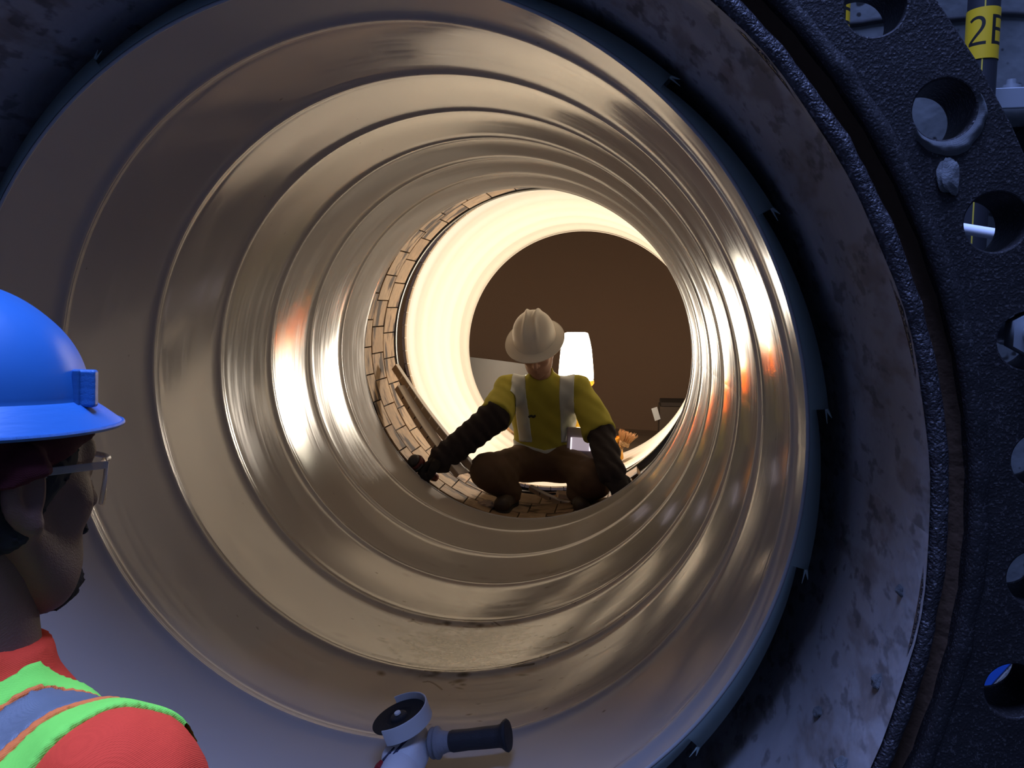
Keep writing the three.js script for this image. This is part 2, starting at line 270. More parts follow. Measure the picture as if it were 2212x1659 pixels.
// ------------------------------------------------------------------ steel flange on the host pipe's mouth
{
  const cx = -0.022, cy = 0.958, zf = -0.93, root = thing('steel_flange', 'dark pitted steel flange ring with a circle of bolt holes round the pipe mouth', 'flange', [cx, cy, zf]);
  const s = new THREE.Shape(); s.absarc(0, 0, 1.005, 0, 2 * PI, false);
  const inner = new THREE.Path(); inner.absarc(0, 0, 0.882, 0, 2 * PI, true); s.holes.push(inner);
  for (let k = 0; k < 44; k++) { const a = (13.6 + k * 360 / 44) * D, h = new THREE.Path(); h.absarc(0.955 * Math.cos(a), 0.955 * Math.sin(a), 0.0345, 0, 2 * PI, true); s.holes.push(h); }
  part('flange_plate', tf(new THREE.ExtrudeGeometry(s, { depth: 0.076, bevelEnabled: true, bevelSize: 0.002, bevelThickness: 0.002, bevelSegments: 2, curveSegments: 40 }), [0, 0, -0.078]), M.flange, root);
  const th = lin(0, 2 * PI, 420);
  const wob = (a, k) => fbm(a / (2 * PI), k * 0.37, 160, 4, 3, 91 + k) - 0.5;
  part('weld_bead', grid(th, lin(0, PI, 8), (a, t) => { const w = wob(a, 1), r = 0.8475 - (0.0115 + 0.003 * w) * Math.cos(t) + 0.002 * w, z = -0.010 + (0.012 + 0.007 * w) * Math.sin(t); return [r * Math.cos(a), r * Math.sin(a), z]; }, (a, t) => [a * 0.85, t * 0.01]), M.weld, root, 'lumpy weld bead round the bore');
  part('weld_bead', grid(th, lin(0, PI, 8), (a, t) => { const w = wob(a, 2), r = 0.889 - (0.011 + 0.004 * w) * Math.cos(t) + 0.003 * w, z = -0.003 + (0.007 + 0.006 * w) * Math.sin(t); return [r * Math.cos(a), r * Math.sin(a), z]; }, (a, t) => [a * 0.85, t * 0.01]), M.flange, root);
  { const a0 = 29.96 * D, hx = 0.955 * Math.cos(a0), hy = 0.955 * Math.sin(a0), w = (a) => 0.004 + (0.020 * fbm(a / 6.283, 0.3, 9, 4, 3, 133) + 0.004) * Math.max(0, Math.sin((a + 2.5) / 2.9 * PI)) ;
    part('grout_and_lit_rim', grid(lin(-2.5, 0.4, 60), lin(0, 1, 10), (a, q) => { const r = 0.0345 + w(a) * q; return [hx + r * Math.cos(a), hy + r * Math.sin(a), 0.0005 + 0.0045 * Math.sin(PI * q) * (0.5 + fbm(a / 6.283, q * 0.2, 24, 8, 2, 137))]; }), M.grout, root, 'pale grout smeared round the rim of a bolt hole, also standing for its lit edge'); }  // pale arc: grout smear plus the lit hole edge put into its colour
  part('rusty_groove', grid(th.filter((_, i) => i % 2 === 0), [[0.836, -0.012], [0.852, -0.012], [0.856, -0.026], [0.868, -0.028], [0.879, -0.022], [0.884, -0.004]], (a, q) => [q[0] * Math.cos(a), q[0] * Math.sin(a), q[1]], (a, q) => [a * 0.86, q[0]]), M.rust, root, 'rusty brown groove between the welds');
}
// lumps of grout stuck on steel and pipe
function lump(x, y, z, sx, sy, sz, rotz, label, nrm) {
  const g = new THREE.IcosahedronGeometry(1, 4), p = g.attributes.position, s0 = Math.floor(rnd() * 999);
  for (let i = 0; i < p.count; i++) { const X = p.getX(i), Y = p.getY(i), Z = p.getZ(i); const k = 0.9 + 0.16 * Math.sin(X * 3 + s0) * Math.sin(Y * 4 + s0 * 2) + 0.08 * Math.sin(Z * 7 + X * 6 + s0); p.setXYZ(i, X * k, Y * k, Z * k); }
  g.computeVertexNormals(); g.scale(sx, sy, sz);
  const m = shadows(new THREE.Mesh(g, M.grout)); m.name = numbered('grout_lump'); m.position.set(x, y, z); m.rotation.z = rotz; scene.add(m);
  return tag(m, label, 'grout', 'lumps of spilt grout');
}
lump(0.812, 1.362, -0.928, 0.013, 0.022, 0.007, 0.2, 'pale oval grout lump on the flange below the second bolt hole');
lump(0.8085, 0.866, -0.995, 0.006, 0.008, 0.008, 0.3, 'small grout crumb on the host pipe wall, topmost of the crumbs');
lump(0.786, 0.746, -0.995, 0.008, 0.011, 0.009, -0.3, 'grout crumb on the blue-lit host pipe wall below the topmost crumb');
lump(0.748, 0.634, -1.12, 0.009, 0.009, 0.011, 0.2, 'grout crumb deep in the shadowed annulus beside the liner end');
lump(0.748, 0.636, -0.985, 0.012, 0.012, 0.012, 0.5, 'largest grout crumb, at the bottom of the blue-lit host pipe wall');

// ------------------------------------------------------------------ behind the flange: pipes, bracket, boards
const label2E = (() => {
  const c = document.createElement('canvas'); c.width = 1024; c.height = 512; const g = c.getContext('2d');
  g.fillStyle = '#d9b013'; g.fillRect(0, 0, 1024, 512); g.fillStyle = '#17130c';
  const put = (t, deg0, deg1) => { g.save(); g.font = '400px sans-serif'; g.textBaseline = 'alphabetic'; const m = g.measureText(t), w = m.actualBoundingBoxRight + m.actualBoundingBoxLeft, h = m.actualBoundingBoxAscent; const x0 = 512 + deg0 / 360 * 1024, x1 = 512 + deg1 / 360 * 1024; g.translate(x0, 512 * 0.735); g.scale((x1 - x0) / w, 512 * 0.575 / h); g.fillText(t, m.actualBoundingBoxLeft, 0); g.restore(); };
  put('2', -48, 14); put('E', 32, 88);
  const t = new THREE.CanvasTexture(c); t.colorSpace = THREE.SRGBColorSpace; return t;
})();
function gasPipe(x, z, yl, label, foot = -0.08) {
  const o = thing('gas_pipe', label, 'pipe', [x, 0, z]);
  part('pipe', tf(new THREE.CylinderGeometry(0.0235, 0.0235, 3.32 - foot, 32, 1), [0, (3.32 + foot) / 2, 0]), M.blackPipe, o);
  const st = std({ color: C(0.55, 0.40, 0.03), roughness: 0.6 }), f = Math.atan2(0.4673 - x, -z) + 0.08;
  part('stripe', tf(box(0.0022, 3.30 - foot, 0.0008, 0.0003), [0.0235 * Math.sin(f), (3.32 + foot) / 2, 0.0235 * Math.cos(f)], [0, f, 0]), st, o, 'thin yellow line along the pipe');
  const lb = part('label', new THREE.CylinderGeometry(0.0246, 0.0246, 0.0795, 48, 1, true), std({ map: label2E, roughness: 0.45 }), o, 'yellow label reading 2E');
  lb.position.set(0, yl, 0); lb.rotation.y = f - 0.08 - PI;
  part('pipe_shoe', tf(lathe([[0, -0.075], [0.06, -0.075], [0.06, -0.06], [0.028, -0.05], [0.0245, -0.02]], 24), [0, foot + 0.08, 0]), M.steel, o);
}
gasPipe(1.0275, -1.40, 1.656, 'black pipe with a yellow 2E label beyond the edge of the flange');
gasPipe(0.797, -1.40, 1.700, 'black pipe with a yellow label glimpsed through the topmost bolt hole', 1.46);
{
  const o = thing('steel_bracket', 'galvanised steel bracket bolted to the concrete below the yellow label', 'bracket', [1.26, 1.566, -1.49]);
  part('angle', merged([tf(box(0.40, 0.006, 0.11, 0.002), [0, 0.014, 0]), tf(box(0.40, 0.034, 0.006, 0.002), [0, 0, 0.055])]), M.steel, o);
  part('bolt', merged([tf(new THREE.CylinderGeometry(0.016, 0.016, 0.012, 6), [-0.155, 0.023, 0.02]), tf(new THREE.CylinderGeometry(0.008, 0.008, 0.012, 12), [-0.155, 0.033, 0.02])]), M.steel, o);
}
{
  const o = thing('hex_bolt', 'silver hex bolt sitting in a flange bolt hole at the right edge', 'bolt', [0.906, 1.183, -0.95]);
  part('shank', tf(new THREE.CylinderGeometry(0.016, 0.016, 0.10, 20), [0, 0, 0], [PI / 2, 0, 0]), M.steel, o);
  part('nut', tf(new THREE.CylinderGeometry(0.028, 0.028, 0.022, 6), [0, 0, 0.012], [PI / 2, 0, 0]), M.steel, o);
  o.position.x = 0.913; o.position.y = 1.19;
}
{
  const b = part('white_batten', rod([1.034, 1.329, -1.30], [0.80, 1.415, -1.545], 0.012, 4), M.whitePaint, scene);
  tag(b, 'white painted batten seen through the third bolt hole from the top', 'batten');
  const o = thing('painted_board', 'white board with a blue edge seen through the lowest bolt hole', 'board', [1.085, 0.612, -1.25]);
  o.rotation.z = -0.62;
  part('board', box(0.12, 0.30, 0.03, 0.003), std({ map: again(tConcrete, 3, 3), color: C(1, 1, 1), roughness: 0.7 }), o);
  part('blue_edge', tf(box(0.016, 0.30, 0.0306, 0.003), [-0.068, 0, 0]), M.bluePaint, o, 'blue painted edge');
}

// ------------------------------------------------------------------ far things: lamp, offcut, brush, bucket, box
{
  const o = thing('work_lamp', 'glowing white work lamp on a yellow stand just behind the worker in the white hat', 'lamp', [0.152, -0.083, -4.7]);
  o.scale.setScalar(1.068);
  const glow = std({ color: C(0.9, 0.88, 0.8), roughness: 0.5, emissive: C(1, 0.90, 0.70), emissiveIntensity: 7 });
  const dome = [[0.0, 1.076], [0.055, 1.076], [0.066, 1.072], [0.069, 1.062], [0.078, 1.03], [0.088, 0.98], [0.094, 0.92], [0.099, 0.86], [0.101, 0.815], [0.098, 0.808]];
  part('lamp_dome', lathe(dome, 48), glow, o, 'glowing white diffuser');
  part('collar', lathe([[0.0, 0.806], [0.099, 0.806], [0.103, 0.80], [0.104, 0.787], [0.096, 0.775], [0.06, 0.745], [0.03, 0.72]], 40), phy({ color: C(0.85, 0.42, 0.02), roughness: 0.5, transmission: 0.35 }), o, 'orange-yellow plastic collar');
  part('post', lathe([[0.028, 0.722], [0.026, 0.62], [0.028, 0.45], [0.05, 0.42]], 24), M.yellow, o);
  part('base', lathe([[0.05, 0.42], [0.11, 0.40], [0.128, 0.37], [0.125, 0.34], [0.10, 0.315], [0.05, 0.300], [0.0, 0.298]], 40), M.yellow, o);
  const L = new THREE.PointLight(C(...LAMP_COLOR), LAMP, 0, 2); L.position.set(0, 0.94, 0); L.castShadow = true; L.shadow.radius = 3.5; o.add(L);
}
{
  const o = thing('liner_offcut', 'curved pale offcut of pipe liner lying beyond the far liner', 'offcut', [-0.80, 0.10, -6.1]);
  o.rotation.z = -0.10;
  const r = 0.66;
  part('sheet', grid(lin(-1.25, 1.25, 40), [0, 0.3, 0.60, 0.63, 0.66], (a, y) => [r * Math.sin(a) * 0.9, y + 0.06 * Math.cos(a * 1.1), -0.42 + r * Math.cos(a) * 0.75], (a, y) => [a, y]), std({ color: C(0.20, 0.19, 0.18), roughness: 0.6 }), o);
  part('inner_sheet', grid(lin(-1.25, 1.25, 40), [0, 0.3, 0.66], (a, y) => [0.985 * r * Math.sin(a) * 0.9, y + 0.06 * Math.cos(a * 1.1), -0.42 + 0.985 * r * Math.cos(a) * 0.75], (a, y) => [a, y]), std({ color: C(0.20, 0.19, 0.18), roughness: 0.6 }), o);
}
{
  const t = part('timber_plank', tf(box(0.10, 0.46, 0.55, 0.005), [-0.62, 0.42, -5.75], [0.1, 0.4, 0.75]), M.wood, scene);
  tag(t, 'orange-brown timber plank leaning beyond the rim of the far liner', 'plank');
}
{
  const o = thing('storage_box', 'low dark brown box against the chamber wall at right', 'box', [0.98, 0.10, -6.6]);
  part('body', tf(box(0.50, 0.30, 0.3, 0.008), [0, 0.15, 0]), std({ color: C(0.07, 0.045, 0.03), roughness: 0.8 }), o);
  part('lid', tf(box(0.48, 0.035, 0.32, 0.006), [0, 0.318, 0]), std({ color: C(0.035, 0.022, 0.016), roughness: 0.8 }), o);
  const s = part('paper_scrap', tf(box(0.05, 0.11, 0.004, 0.001), [0, 0, 0], [0.1, 0.2, 0.3]), M.whitePaint, scene); s.position.set(0.70, 0.40, -6.15);
  tag(s, 'small pale scrap standing at the left corner of the dark box', 'scrap'); s.position.set(0.70, 0.34, -6.43);
}
{
    const o = thing('bucket', 'orange-yellow bucket standing in the far liner beside the worker', 'bucket', [0.375, 0.345, -4.66]);
  o.rotation.z = 0.28;
  part('pail', lathe([[0.0, -0.06], [0.055, -0.06], [0.06, -0.055], [0.078, 0.06], [0.08, 0.075], [0.077, 0.075], [0.057, -0.05], [0, -0.05]], 32), std({ color: C(0.75, 0.36, 0.03), roughness: 0.5 }), o);
  part('rim', lathe([[0.078, 0.055], [0.086, 0.06], [0.086, 0.078], [0.077, 0.08]], 32), std({ color: C(0.75, 0.36, 0.03), roughness: 0.5 }), o);
  const b = thing('hand_brush', 'bristle brush lying against the orange bucket', 'brush', [0.448, 0.405, -4.60]);
  b.rotation.set(0.1, 0.3, -0.35);
  part('block', box(0.06, 0.03, 0.04, 0.006), M.wood, b);
  const gs = [];
  for (let i = 0; i < 160; i++) { const x = rr(-0.028, 0.028), z = rr(-0.018, 0.018), sp = 0.9; gs.push(rod([x, 0.012, z], [x * (1 + sp) + rr(-0.008, 0.008), 0.07 + rr(-0.01, 0.01), z * (1 + sp) + rr(-0.008, 0.008)], 0.0011, 4)); }
  const br = part('bristles', merged(gs), std({ color: C(0.42, 0.22, 0.09), roughness: 0.8 }), b, 'stiff tan bristles'); br.userData.kind = 'stuff';
  part('handle', rod([0.0, -0.01, 0], [-0.03, -0.12, 0.02], 0.009, 10), M.wood, b);
}
// offcuts of notched liner strip propped in the gap
function strip(a, b, w, h, n, face, edge, tickMat, label, roll = 0) {
  const A = V(...a), B = V(...b), len = A.distanceTo(B), o = thing('profile_strip', label, 'plastic strip', a);
  const x = B.clone().sub(A).normalize(), up = V(0.55, 0.8, 0.2); const z0 = x.clone().cross(up).normalize(), y0 = z0.clone().cross(x);
  const m = new THREE.Matrix4().makeBasis(x, y0, z0); o.quaternion.setFromRotationMatrix(m).multiply(new THREE.Quaternion().setFromAxisAngle(V(1, 0, 0), roll));
  const bend = (t) => -0.018 * Math.sin(PI * t);
  const us = lin(0, 1, 24), ring = (w0, h0, y, z) => grid(us, [0, 1, 2, 3, 4], (t, k) => { const c = [[-1, -1], [1, -1], [1, 1], [-1, 1], [-1, -1]][k]; return [t * len, y + c[0] * h0 / 2 + bend(t), z + c[1] * w0 / 2]; }).toNonIndexed();
  const flat = (g) => { g.computeVertexNormals(); return g; };
  part('web', flat(ring(w, 0.006, h / 2, 0)), face, o, 'pale flat face of the strip');
  part('rib', flat(ring(0.006, h, 0, w / 2 - 0.003)), edge, o, 'brown notched rib of the strip');
  for (let k = 1; k < n; k++) { const t = (k + 0.1) / (n + 0.2); part('notch', tf(box(0.005, h * 0.6, 0.0072, 0.0004), [t * len, h * 0.18 + bend(t), w / 2 - 0.0026], [0, 0, 0.12]), tickMat, o); }
  return o;
}
{
  const pale = std({ color: C(0.80, 0.72, 0.62), roughness: 0.5 }), brown = std({ color: C(0.42, 0.30, 0.18), roughness: 0.7 }), light = std({ color: C(0.85, 0.75, 0.6), roughness: 0.5 }), dark = std({ color: C(0.03, 0.02, 0.015), roughness: 0.8 });
  strip([-0.695, 0.920, -3.74], [-0.255, 0.455, -3.54], 0.024, 0.034, 10, pale, brown, light, 'longer brown strip with pale notches, leaning from the lining to the worker\'s sleeve');
  strip([-0.650, 0.822, -3.69], [-0.300, 0.430, -3.50], 0.075, 0.026, 9, pale, brown, dark, 'shorter strip with dark notches and a broad pale face, below the longer strip');
  strip([-0.02, 0.300, -3.84], [0.27, 0.240, -3.72], 0.03, 0.022, 5, pale, brown, dark, 'notched strip lying on the floor between the crouching worker\'s boots');
  const t = part('timber_offcut', tf(box(0.13, 0.025, 0.05, 0.004), [0.185, 0.275, -3.80], [0.2, 0.3, -0.28]), std({ color: C(0.75, 0.55, 0.36), roughness: 0.7 }), scene);
  tag(t, 'short pale timber offcut between the crouching worker\'s boots', 'timber');
  const g = new THREE.IcosahedronGeometry(0.03, 2), p = g.attributes.position; for (let i = 0; i < p.count; i++) { const k = 1 + 0.5 * (hash(Math.round(p.getX(i) * 999), Math.round(p.getY(i) * 999), Math.round(p.getZ(i) * 999)) - 0.5); p.setXYZ(i, p.getX(i) * k * 1.3, p.getY(i) * k * 0.8, p.getZ(i) * k); }
  g.computeVertexNormals();
  const s = part('rubble_piece', g, std({ color: C(0.5, 0.38, 0.28), roughness: 0.95, flatShading: true }), scene); s.position.set(-0.20, 0.275, -3.56); tag(s, 'broken tan chip beside the worker\'s boot on the liner edge', 'rubble');
}
// ------------------------------------------------------------------ smooth bodies from distance fields
const sm = (a, b, k) => { const h = Math.max(k - Math.abs(a - b), 0) / k; return Math.min(a, b) - h * h * k * 0.25; };
const smax = (a, b, k) => -sm(-a, -b, k);
function seg(x, y, z, a, b, ra, rb = ra) {
  const dx = b[0] - a[0], dy = b[1] - a[1], dz = b[2] - a[2], px = x - a[0], py = y - a[1], pz = z - a[2];
  const t = Math.max(0, Math.min(1, (px * dx + py * dy + pz * dz) / (dx * dx + dy * dy + dz * dz)));
  return Math.hypot(px - dx * t, py - dy * t, pz - dz * t) - (ra + (rb - ra) * t);
}
function ell(x, y, z, c, r) { const X = (x - c[0]) / r[0], Y = (y - c[1]) / r[1], Z = (z - c[2]) / r[2], k0 = Math.hypot(X, Y, Z), k1 = Math.hypot(X / r[0], Y / r[1], Z / r[2]); return k1 < 1e-9 ? -Math.min(...r) : k0 * (k0 - 1) / k1; }
const ball = (x, y, z, c, r) => Math.hypot(x - c[0], y - c[1], z - c[2]) - r;
const fold = (x, y, z, s, k) => s * (Math.sin(x * k + y * k * 0.6) * Math.sin(y * k * 0.8 - z * k * 0.5 + 1.3) + 0.5 * Math.sin(x * k * 1.9 - z * k * 1.6 + 0.7) * Math.sin(y * k * 2.1 + 2.0));
// surface nets
function nets(f, lo, hi, c, xf) {
  const n = [0, 1, 2].map((i) => Math.ceil((hi[i] - lo[i]) / c) + 1), [nx, ny, nz] = n, F = new Float32Array(nx * ny * nz);
  for (let k = 0, o = 0; k < nz; k++) for (let j = 0; j < ny; j++) for (let i = 0; i < nx; i++, o++) F[o] = f(lo[0] + i * c, lo[1] + j * c, lo[2] + k * c);
  const id = new Int32Array(nx * ny * nz).fill(-1), pos = [], idx = [], at = (i, j, k) => i + nx * (j + ny * k);
  const E = [[0, 1], [0, 2], [0, 4], [1, 3], [1, 5], [2, 3], [2, 6], [3, 7], [4, 5], [4, 6], [5, 7], [6, 7]];
  for (let k = 0; k < nz - 1; k++) for (let j = 0; j < ny - 1; j++) for (let i = 0; i < nx - 1; i++) {
    const v = []; let s = 0; for (let q = 0; q < 8; q++) { const d = F[at(i + (q & 1), j + ((q >> 1) & 1), k + (q >> 2))]; v.push(d); if (d < 0) s++; }
    if (s === 0 || s === 8) continue;
    let X = 0, Y = 0, Z = 0, m = 0;
    for (const [a, b] of E) if ((v[a] < 0) !== (v[b] < 0)) { const t = v[a] / (v[a] - v[b]); X += (a & 1) + ((b & 1) - (a & 1)) * t; Y += ((a >> 1) & 1) + (((b >> 1) & 1) - ((a >> 1) & 1)) * t; Z += (a >> 2) + ((b >> 2) - (a >> 2)) * t; m++; }
    id[at(i, j, k)] = pos.length / 3; pos.push(lo[0] + (i + X / m) * c, lo[1] + (j + Y / m) * c, lo[2] + (k + Z / m) * c);
  }
  const quad = (a, b, d, e, flip) => { if (a < 0 || b < 0 || d < 0 || e < 0) return; flip ? idx.push(a, d, b, a, e, d) : idx.push(a, b, d, a, d, e); };
  for (let k = 1; k < nz - 1; k++) for (let j = 1; j < ny - 1; j++) for (let i = 1; i < nx - 1; i++) {
    const s = F[at(i, j, k)] < 0;
    if (s !== F[at(i + 1, j, k)] < 0) quad(id[at(i, j - 1, k - 1)], id[at(i, j, k - 1)], id[at(i, j, k)], id[at(i, j - 1, k)], !s);
    if (s !== F[at(i, j + 1, k)] < 0) quad(id[at(i - 1, j, k - 1)], id[at(i - 1, j, k)], id[at(i, j, k)], id[at(i, j, k - 1)], !s);
    if (s !== F[at(i, j, k + 1)] < 0) quad(id[at(i - 1, j - 1, k)], id[at(i, j - 1, k)], id[at(i, j, k)], id[at(i - 1, j, k)], !s);
  }
  const g = new THREE.BufferGeometry(); g.setAttribute('position', new THREE.Float32BufferAttribute(pos, 3));
  const uv = []; for (let i = 0; i < pos.length; i += 3) uv.push((pos[i] + pos[i + 2] * 0.7) * 4, (pos[i + 1] + pos[i + 2] * 0.4) * 4);
  g.setAttribute('uv', new THREE.Float32BufferAttribute(uv, 2)); g.setIndex(idx); g.computeVertexNormals();
  if (xf) g.applyMatrix4(xf); return g;
}
const lerp3 = (a, b, t) => a.map((v, i) => v + (b[i] - v) * t);
function bounds(pts, pad) { const lo = [1e9, 1e9, 1e9], hi = [-1e9, -1e9, -1e9]; for (const p of pts) for (let i = 0; i < 3; i++) { lo[i] = Math.min(lo[i], p[i] - pad); hi[i] = Math.max(hi[i], p[i] + pad); } return [lo, hi]; }
const basis = (x, y, z, o) => new THREE.Matrix4().makeBasis(V(...x).normalize(), V(...y).normalize(), V(...z).normalize()).setPosition(...o);
// head, centred between the ears; face towards +z, up +y
function headField(x, y, z, ears = true) {
  const ax = Math.abs(x);
  let d = ell(x, y, z, [0, 0.032, -0.012], [0.075, 0.088, 0.097]);
  d = sm(d, ell(x, y, z, [0, -0.035, 0.03], [0.059, 0.082, 0.058]), 0.04);
  d = sm(d, ell(x, y, z, [0, -0.085, 0.035], [0.052, 0.036, 0.052]), 0.03);
  d = sm(d, ball(x, y, z, [0, -0.106, 0.072], 0.016), 0.025);
  d = sm(d, seg(ax, y, z, [0.066, -0.04, -0.005], [0.04, -0.098, 0.04], 0.012), 0.03);
  d = sm(d, ball(ax, y, z, [0.043, -0.022, 0.054], 0.017), 0.025);
  d = sm(d, seg(ax, y, z, [0.008, 0.028, 0.086], [0.042, 0.028, 0.070], 0.009), 0.018);
  d = smax(d, -ball(ax, y, z, [0.032, 0.008, 0.098], 0.014), 0.012);
  d = sm(d, ball(ax, y, z, [0.032, 0.008, 0.0735], 0.0125), 0.003);
  d = sm(d, seg(x, y, z, [0, 0.018, 0.085], [0, -0.028, 0.107], 0.007, 0.011), 0.012);
  d = sm(d, ball(ax, y, z, [0.012, -0.032, 0.094], 0.0085), 0.008);
  d = sm(d, seg(ax, y, z, [0, -0.060, 0.0895], [0.022, -0.064, 0.080], 0.0055, 0.003), 0.007);
  d = sm(d, seg(ax, y, z, [0, -0.071, 0.0885], [0.020, -0.068, 0.080], 0.0065, 0.003), 0.006);
  if (!ears) return d;
  // ears: rim, bowl and lobe
  let e = ell(ax, y, z, [0.080, 0.0, -0.012], [0.0085, 0.031, 0.019]);
  e = smax(e, -ell(ax, y, z, [0.089, 0.003, -0.008], [0.008, 0.020, 0.011]), 0.005);
  e = sm(e, seg(ax, y, z, [0.083, 0.020, -0.004], [0.084, 0.012, -0.022], 0.0035), 0.005);
  e = sm(e, ball(ax, y, z, [0.077, -0.030, -0.003], 0.0095), 0.01);
  return sm(d, e, 0.006);
}
const handField = (curl, spread = 1, fat = 0) => {
  const fingers = [[0.030, 0.072], [0.010, 0.080], [-0.011, 0.075], [-0.029, 0.058]].map(([bx, len], i) => {
    const p = [[bx * 0.9, 0.085 - (i === 3 ? 0.008 : 0), 0]]; let a = curl * 0.6, q = p[0];
    for (const [s, k] of [[0.45, 1], [0.30, 1.1], [0.25, 0.8]]) { const b = [q[0] + bx * 0.12 * spread * s * 3, q[1] + Math.cos(a) * len * s, q[2] + Math.sin(a) * len * s]; p.push(b); q = b; a += curl * k; }
    return p;
  });
  const thumb = [[0.026, 0.018, 0.006], [0.050, 0.046, 0.016], [0.056, 0.072, 0.024 + curl * 0.012], [0.050, 0.092, 0.032 + curl * 0.022]];
  const f = (x, y, z) => {
    let d = ell(x, y, z, [0, 0.048, 0], [0.043 + fat, 0.054 + fat, 0.016 + fat]);
    d = sm(d, seg(x, y, z, [0, -0.03, 0], [0, 0.02, 0], 0.027 + fat, 0.026 + fat), 0.03);
    d = sm(d, ell(x, y, z, [0.024, 0.03, 0.01], [0.018 + fat, 0.03 + fat, 0.014 + fat]), 0.015);
    for (const p of fingers) for (let i = 0; i < 3; i++) d = sm(d, seg(x, y, z, p[i], p[i + 1], 0.0098 - i * 0.0009 + fat, 0.0091 - i * 0.0009 + fat), i ? 0.004 : 0.008);
    for (let i = 0; i < 3; i++) d = sm(d, seg(x, y, z, thumb[i], thumb[i + 1], 0.0125 - i * 0.0015 + fat, 0.011 - i * 0.001 + fat), 0.006);
    return d;
  };
  return f;
};
const hand = (curl, mat4, cell = 0.0035, fat = 0) => nets(handField(curl, 1, fat), [-0.075, -0.065, -0.04], [0.085, 0.185, 0.115], cell, mat4);
// hard hat: crown, raised ridges and brim; front towards +z, brim at y = 0
function hatShell(frontBrim, sideBrim, drop, ridges, crownH, rx, rz, ea = 0.9, eb = 0.72) {
  const us = [...lin(0, 0.92, 22), 0.96, 0.98, 1.0, 1.03, 1.1, 1.25, 1.45, 1.65, 1.8, 1.93, 1.98, 2.0, 2.0];
  return grid(us, lin(0, 2 * PI, 120), (t, a) => {
    const c = Math.cos(a), s = Math.sin(a), inner = 1;
    if (t <= 1) {
      const e = t * PI / 2, q = Math.pow(Math.sin(e), ea), x = rx * q * s, z = rz * q * c; let y = crownH * Math.pow(Math.max(0, Math.cos(e)), eb);
      for (const [rx0, w, h] of ridges) { const m = Math.exp(-(((Math.abs(x) - rx0 * (0.55 + 0.45 * q)) / w) ** 2)) * (1 - smooth(0.55, 0.95, t)); y += h * m; }
      return [x, y, z];
    }
    const k = Math.min(1, t - 1), front = Math.pow(Math.max(0, c), 1.6), b = sideBrim + (frontBrim - sideBrim) * front, rise = t === 2.0 ? 1 : k;
    const ex = rx + b * rise, ez = rz + b * rise; return [ex * s, -drop * Math.pow(rise, 1.15) * (1 - 0.15 * front), ez * c];
  }, (t, a) => [a * 0.12, t * 0.12]);
}
function hatEdge(frontBrim, sideBrim, drop, rx, rz) {
  return grid(lin(0, 2 * PI, 120), lin(0, 2 * PI, 8), (a, w) => { const c = Math.cos(a), s = Math.sin(a), front = Math.pow(Math.max(0, c), 1.6), b = sideBrim + (frontBrim - sideBrim) * front + 0.002 * Math.cos(w); return [(rx + b) * s, -drop * (1 - 0.15 * front) - 0.001 + 0.0025 * Math.sin(w), (rz + b) * c]; });
}
const skin = (c) => std({ color: c, roughness: 0.6, bumpMap: again(tSkin, 6, 6), bumpScale: 0.0006 });
const clothMat = (c, rough = 0.9, bs = 0.0008) => phy({ color: c, roughness: rough, specularIntensity: 0.35, bumpMap: again(tCloth, 2, 2), bumpScale: bs });

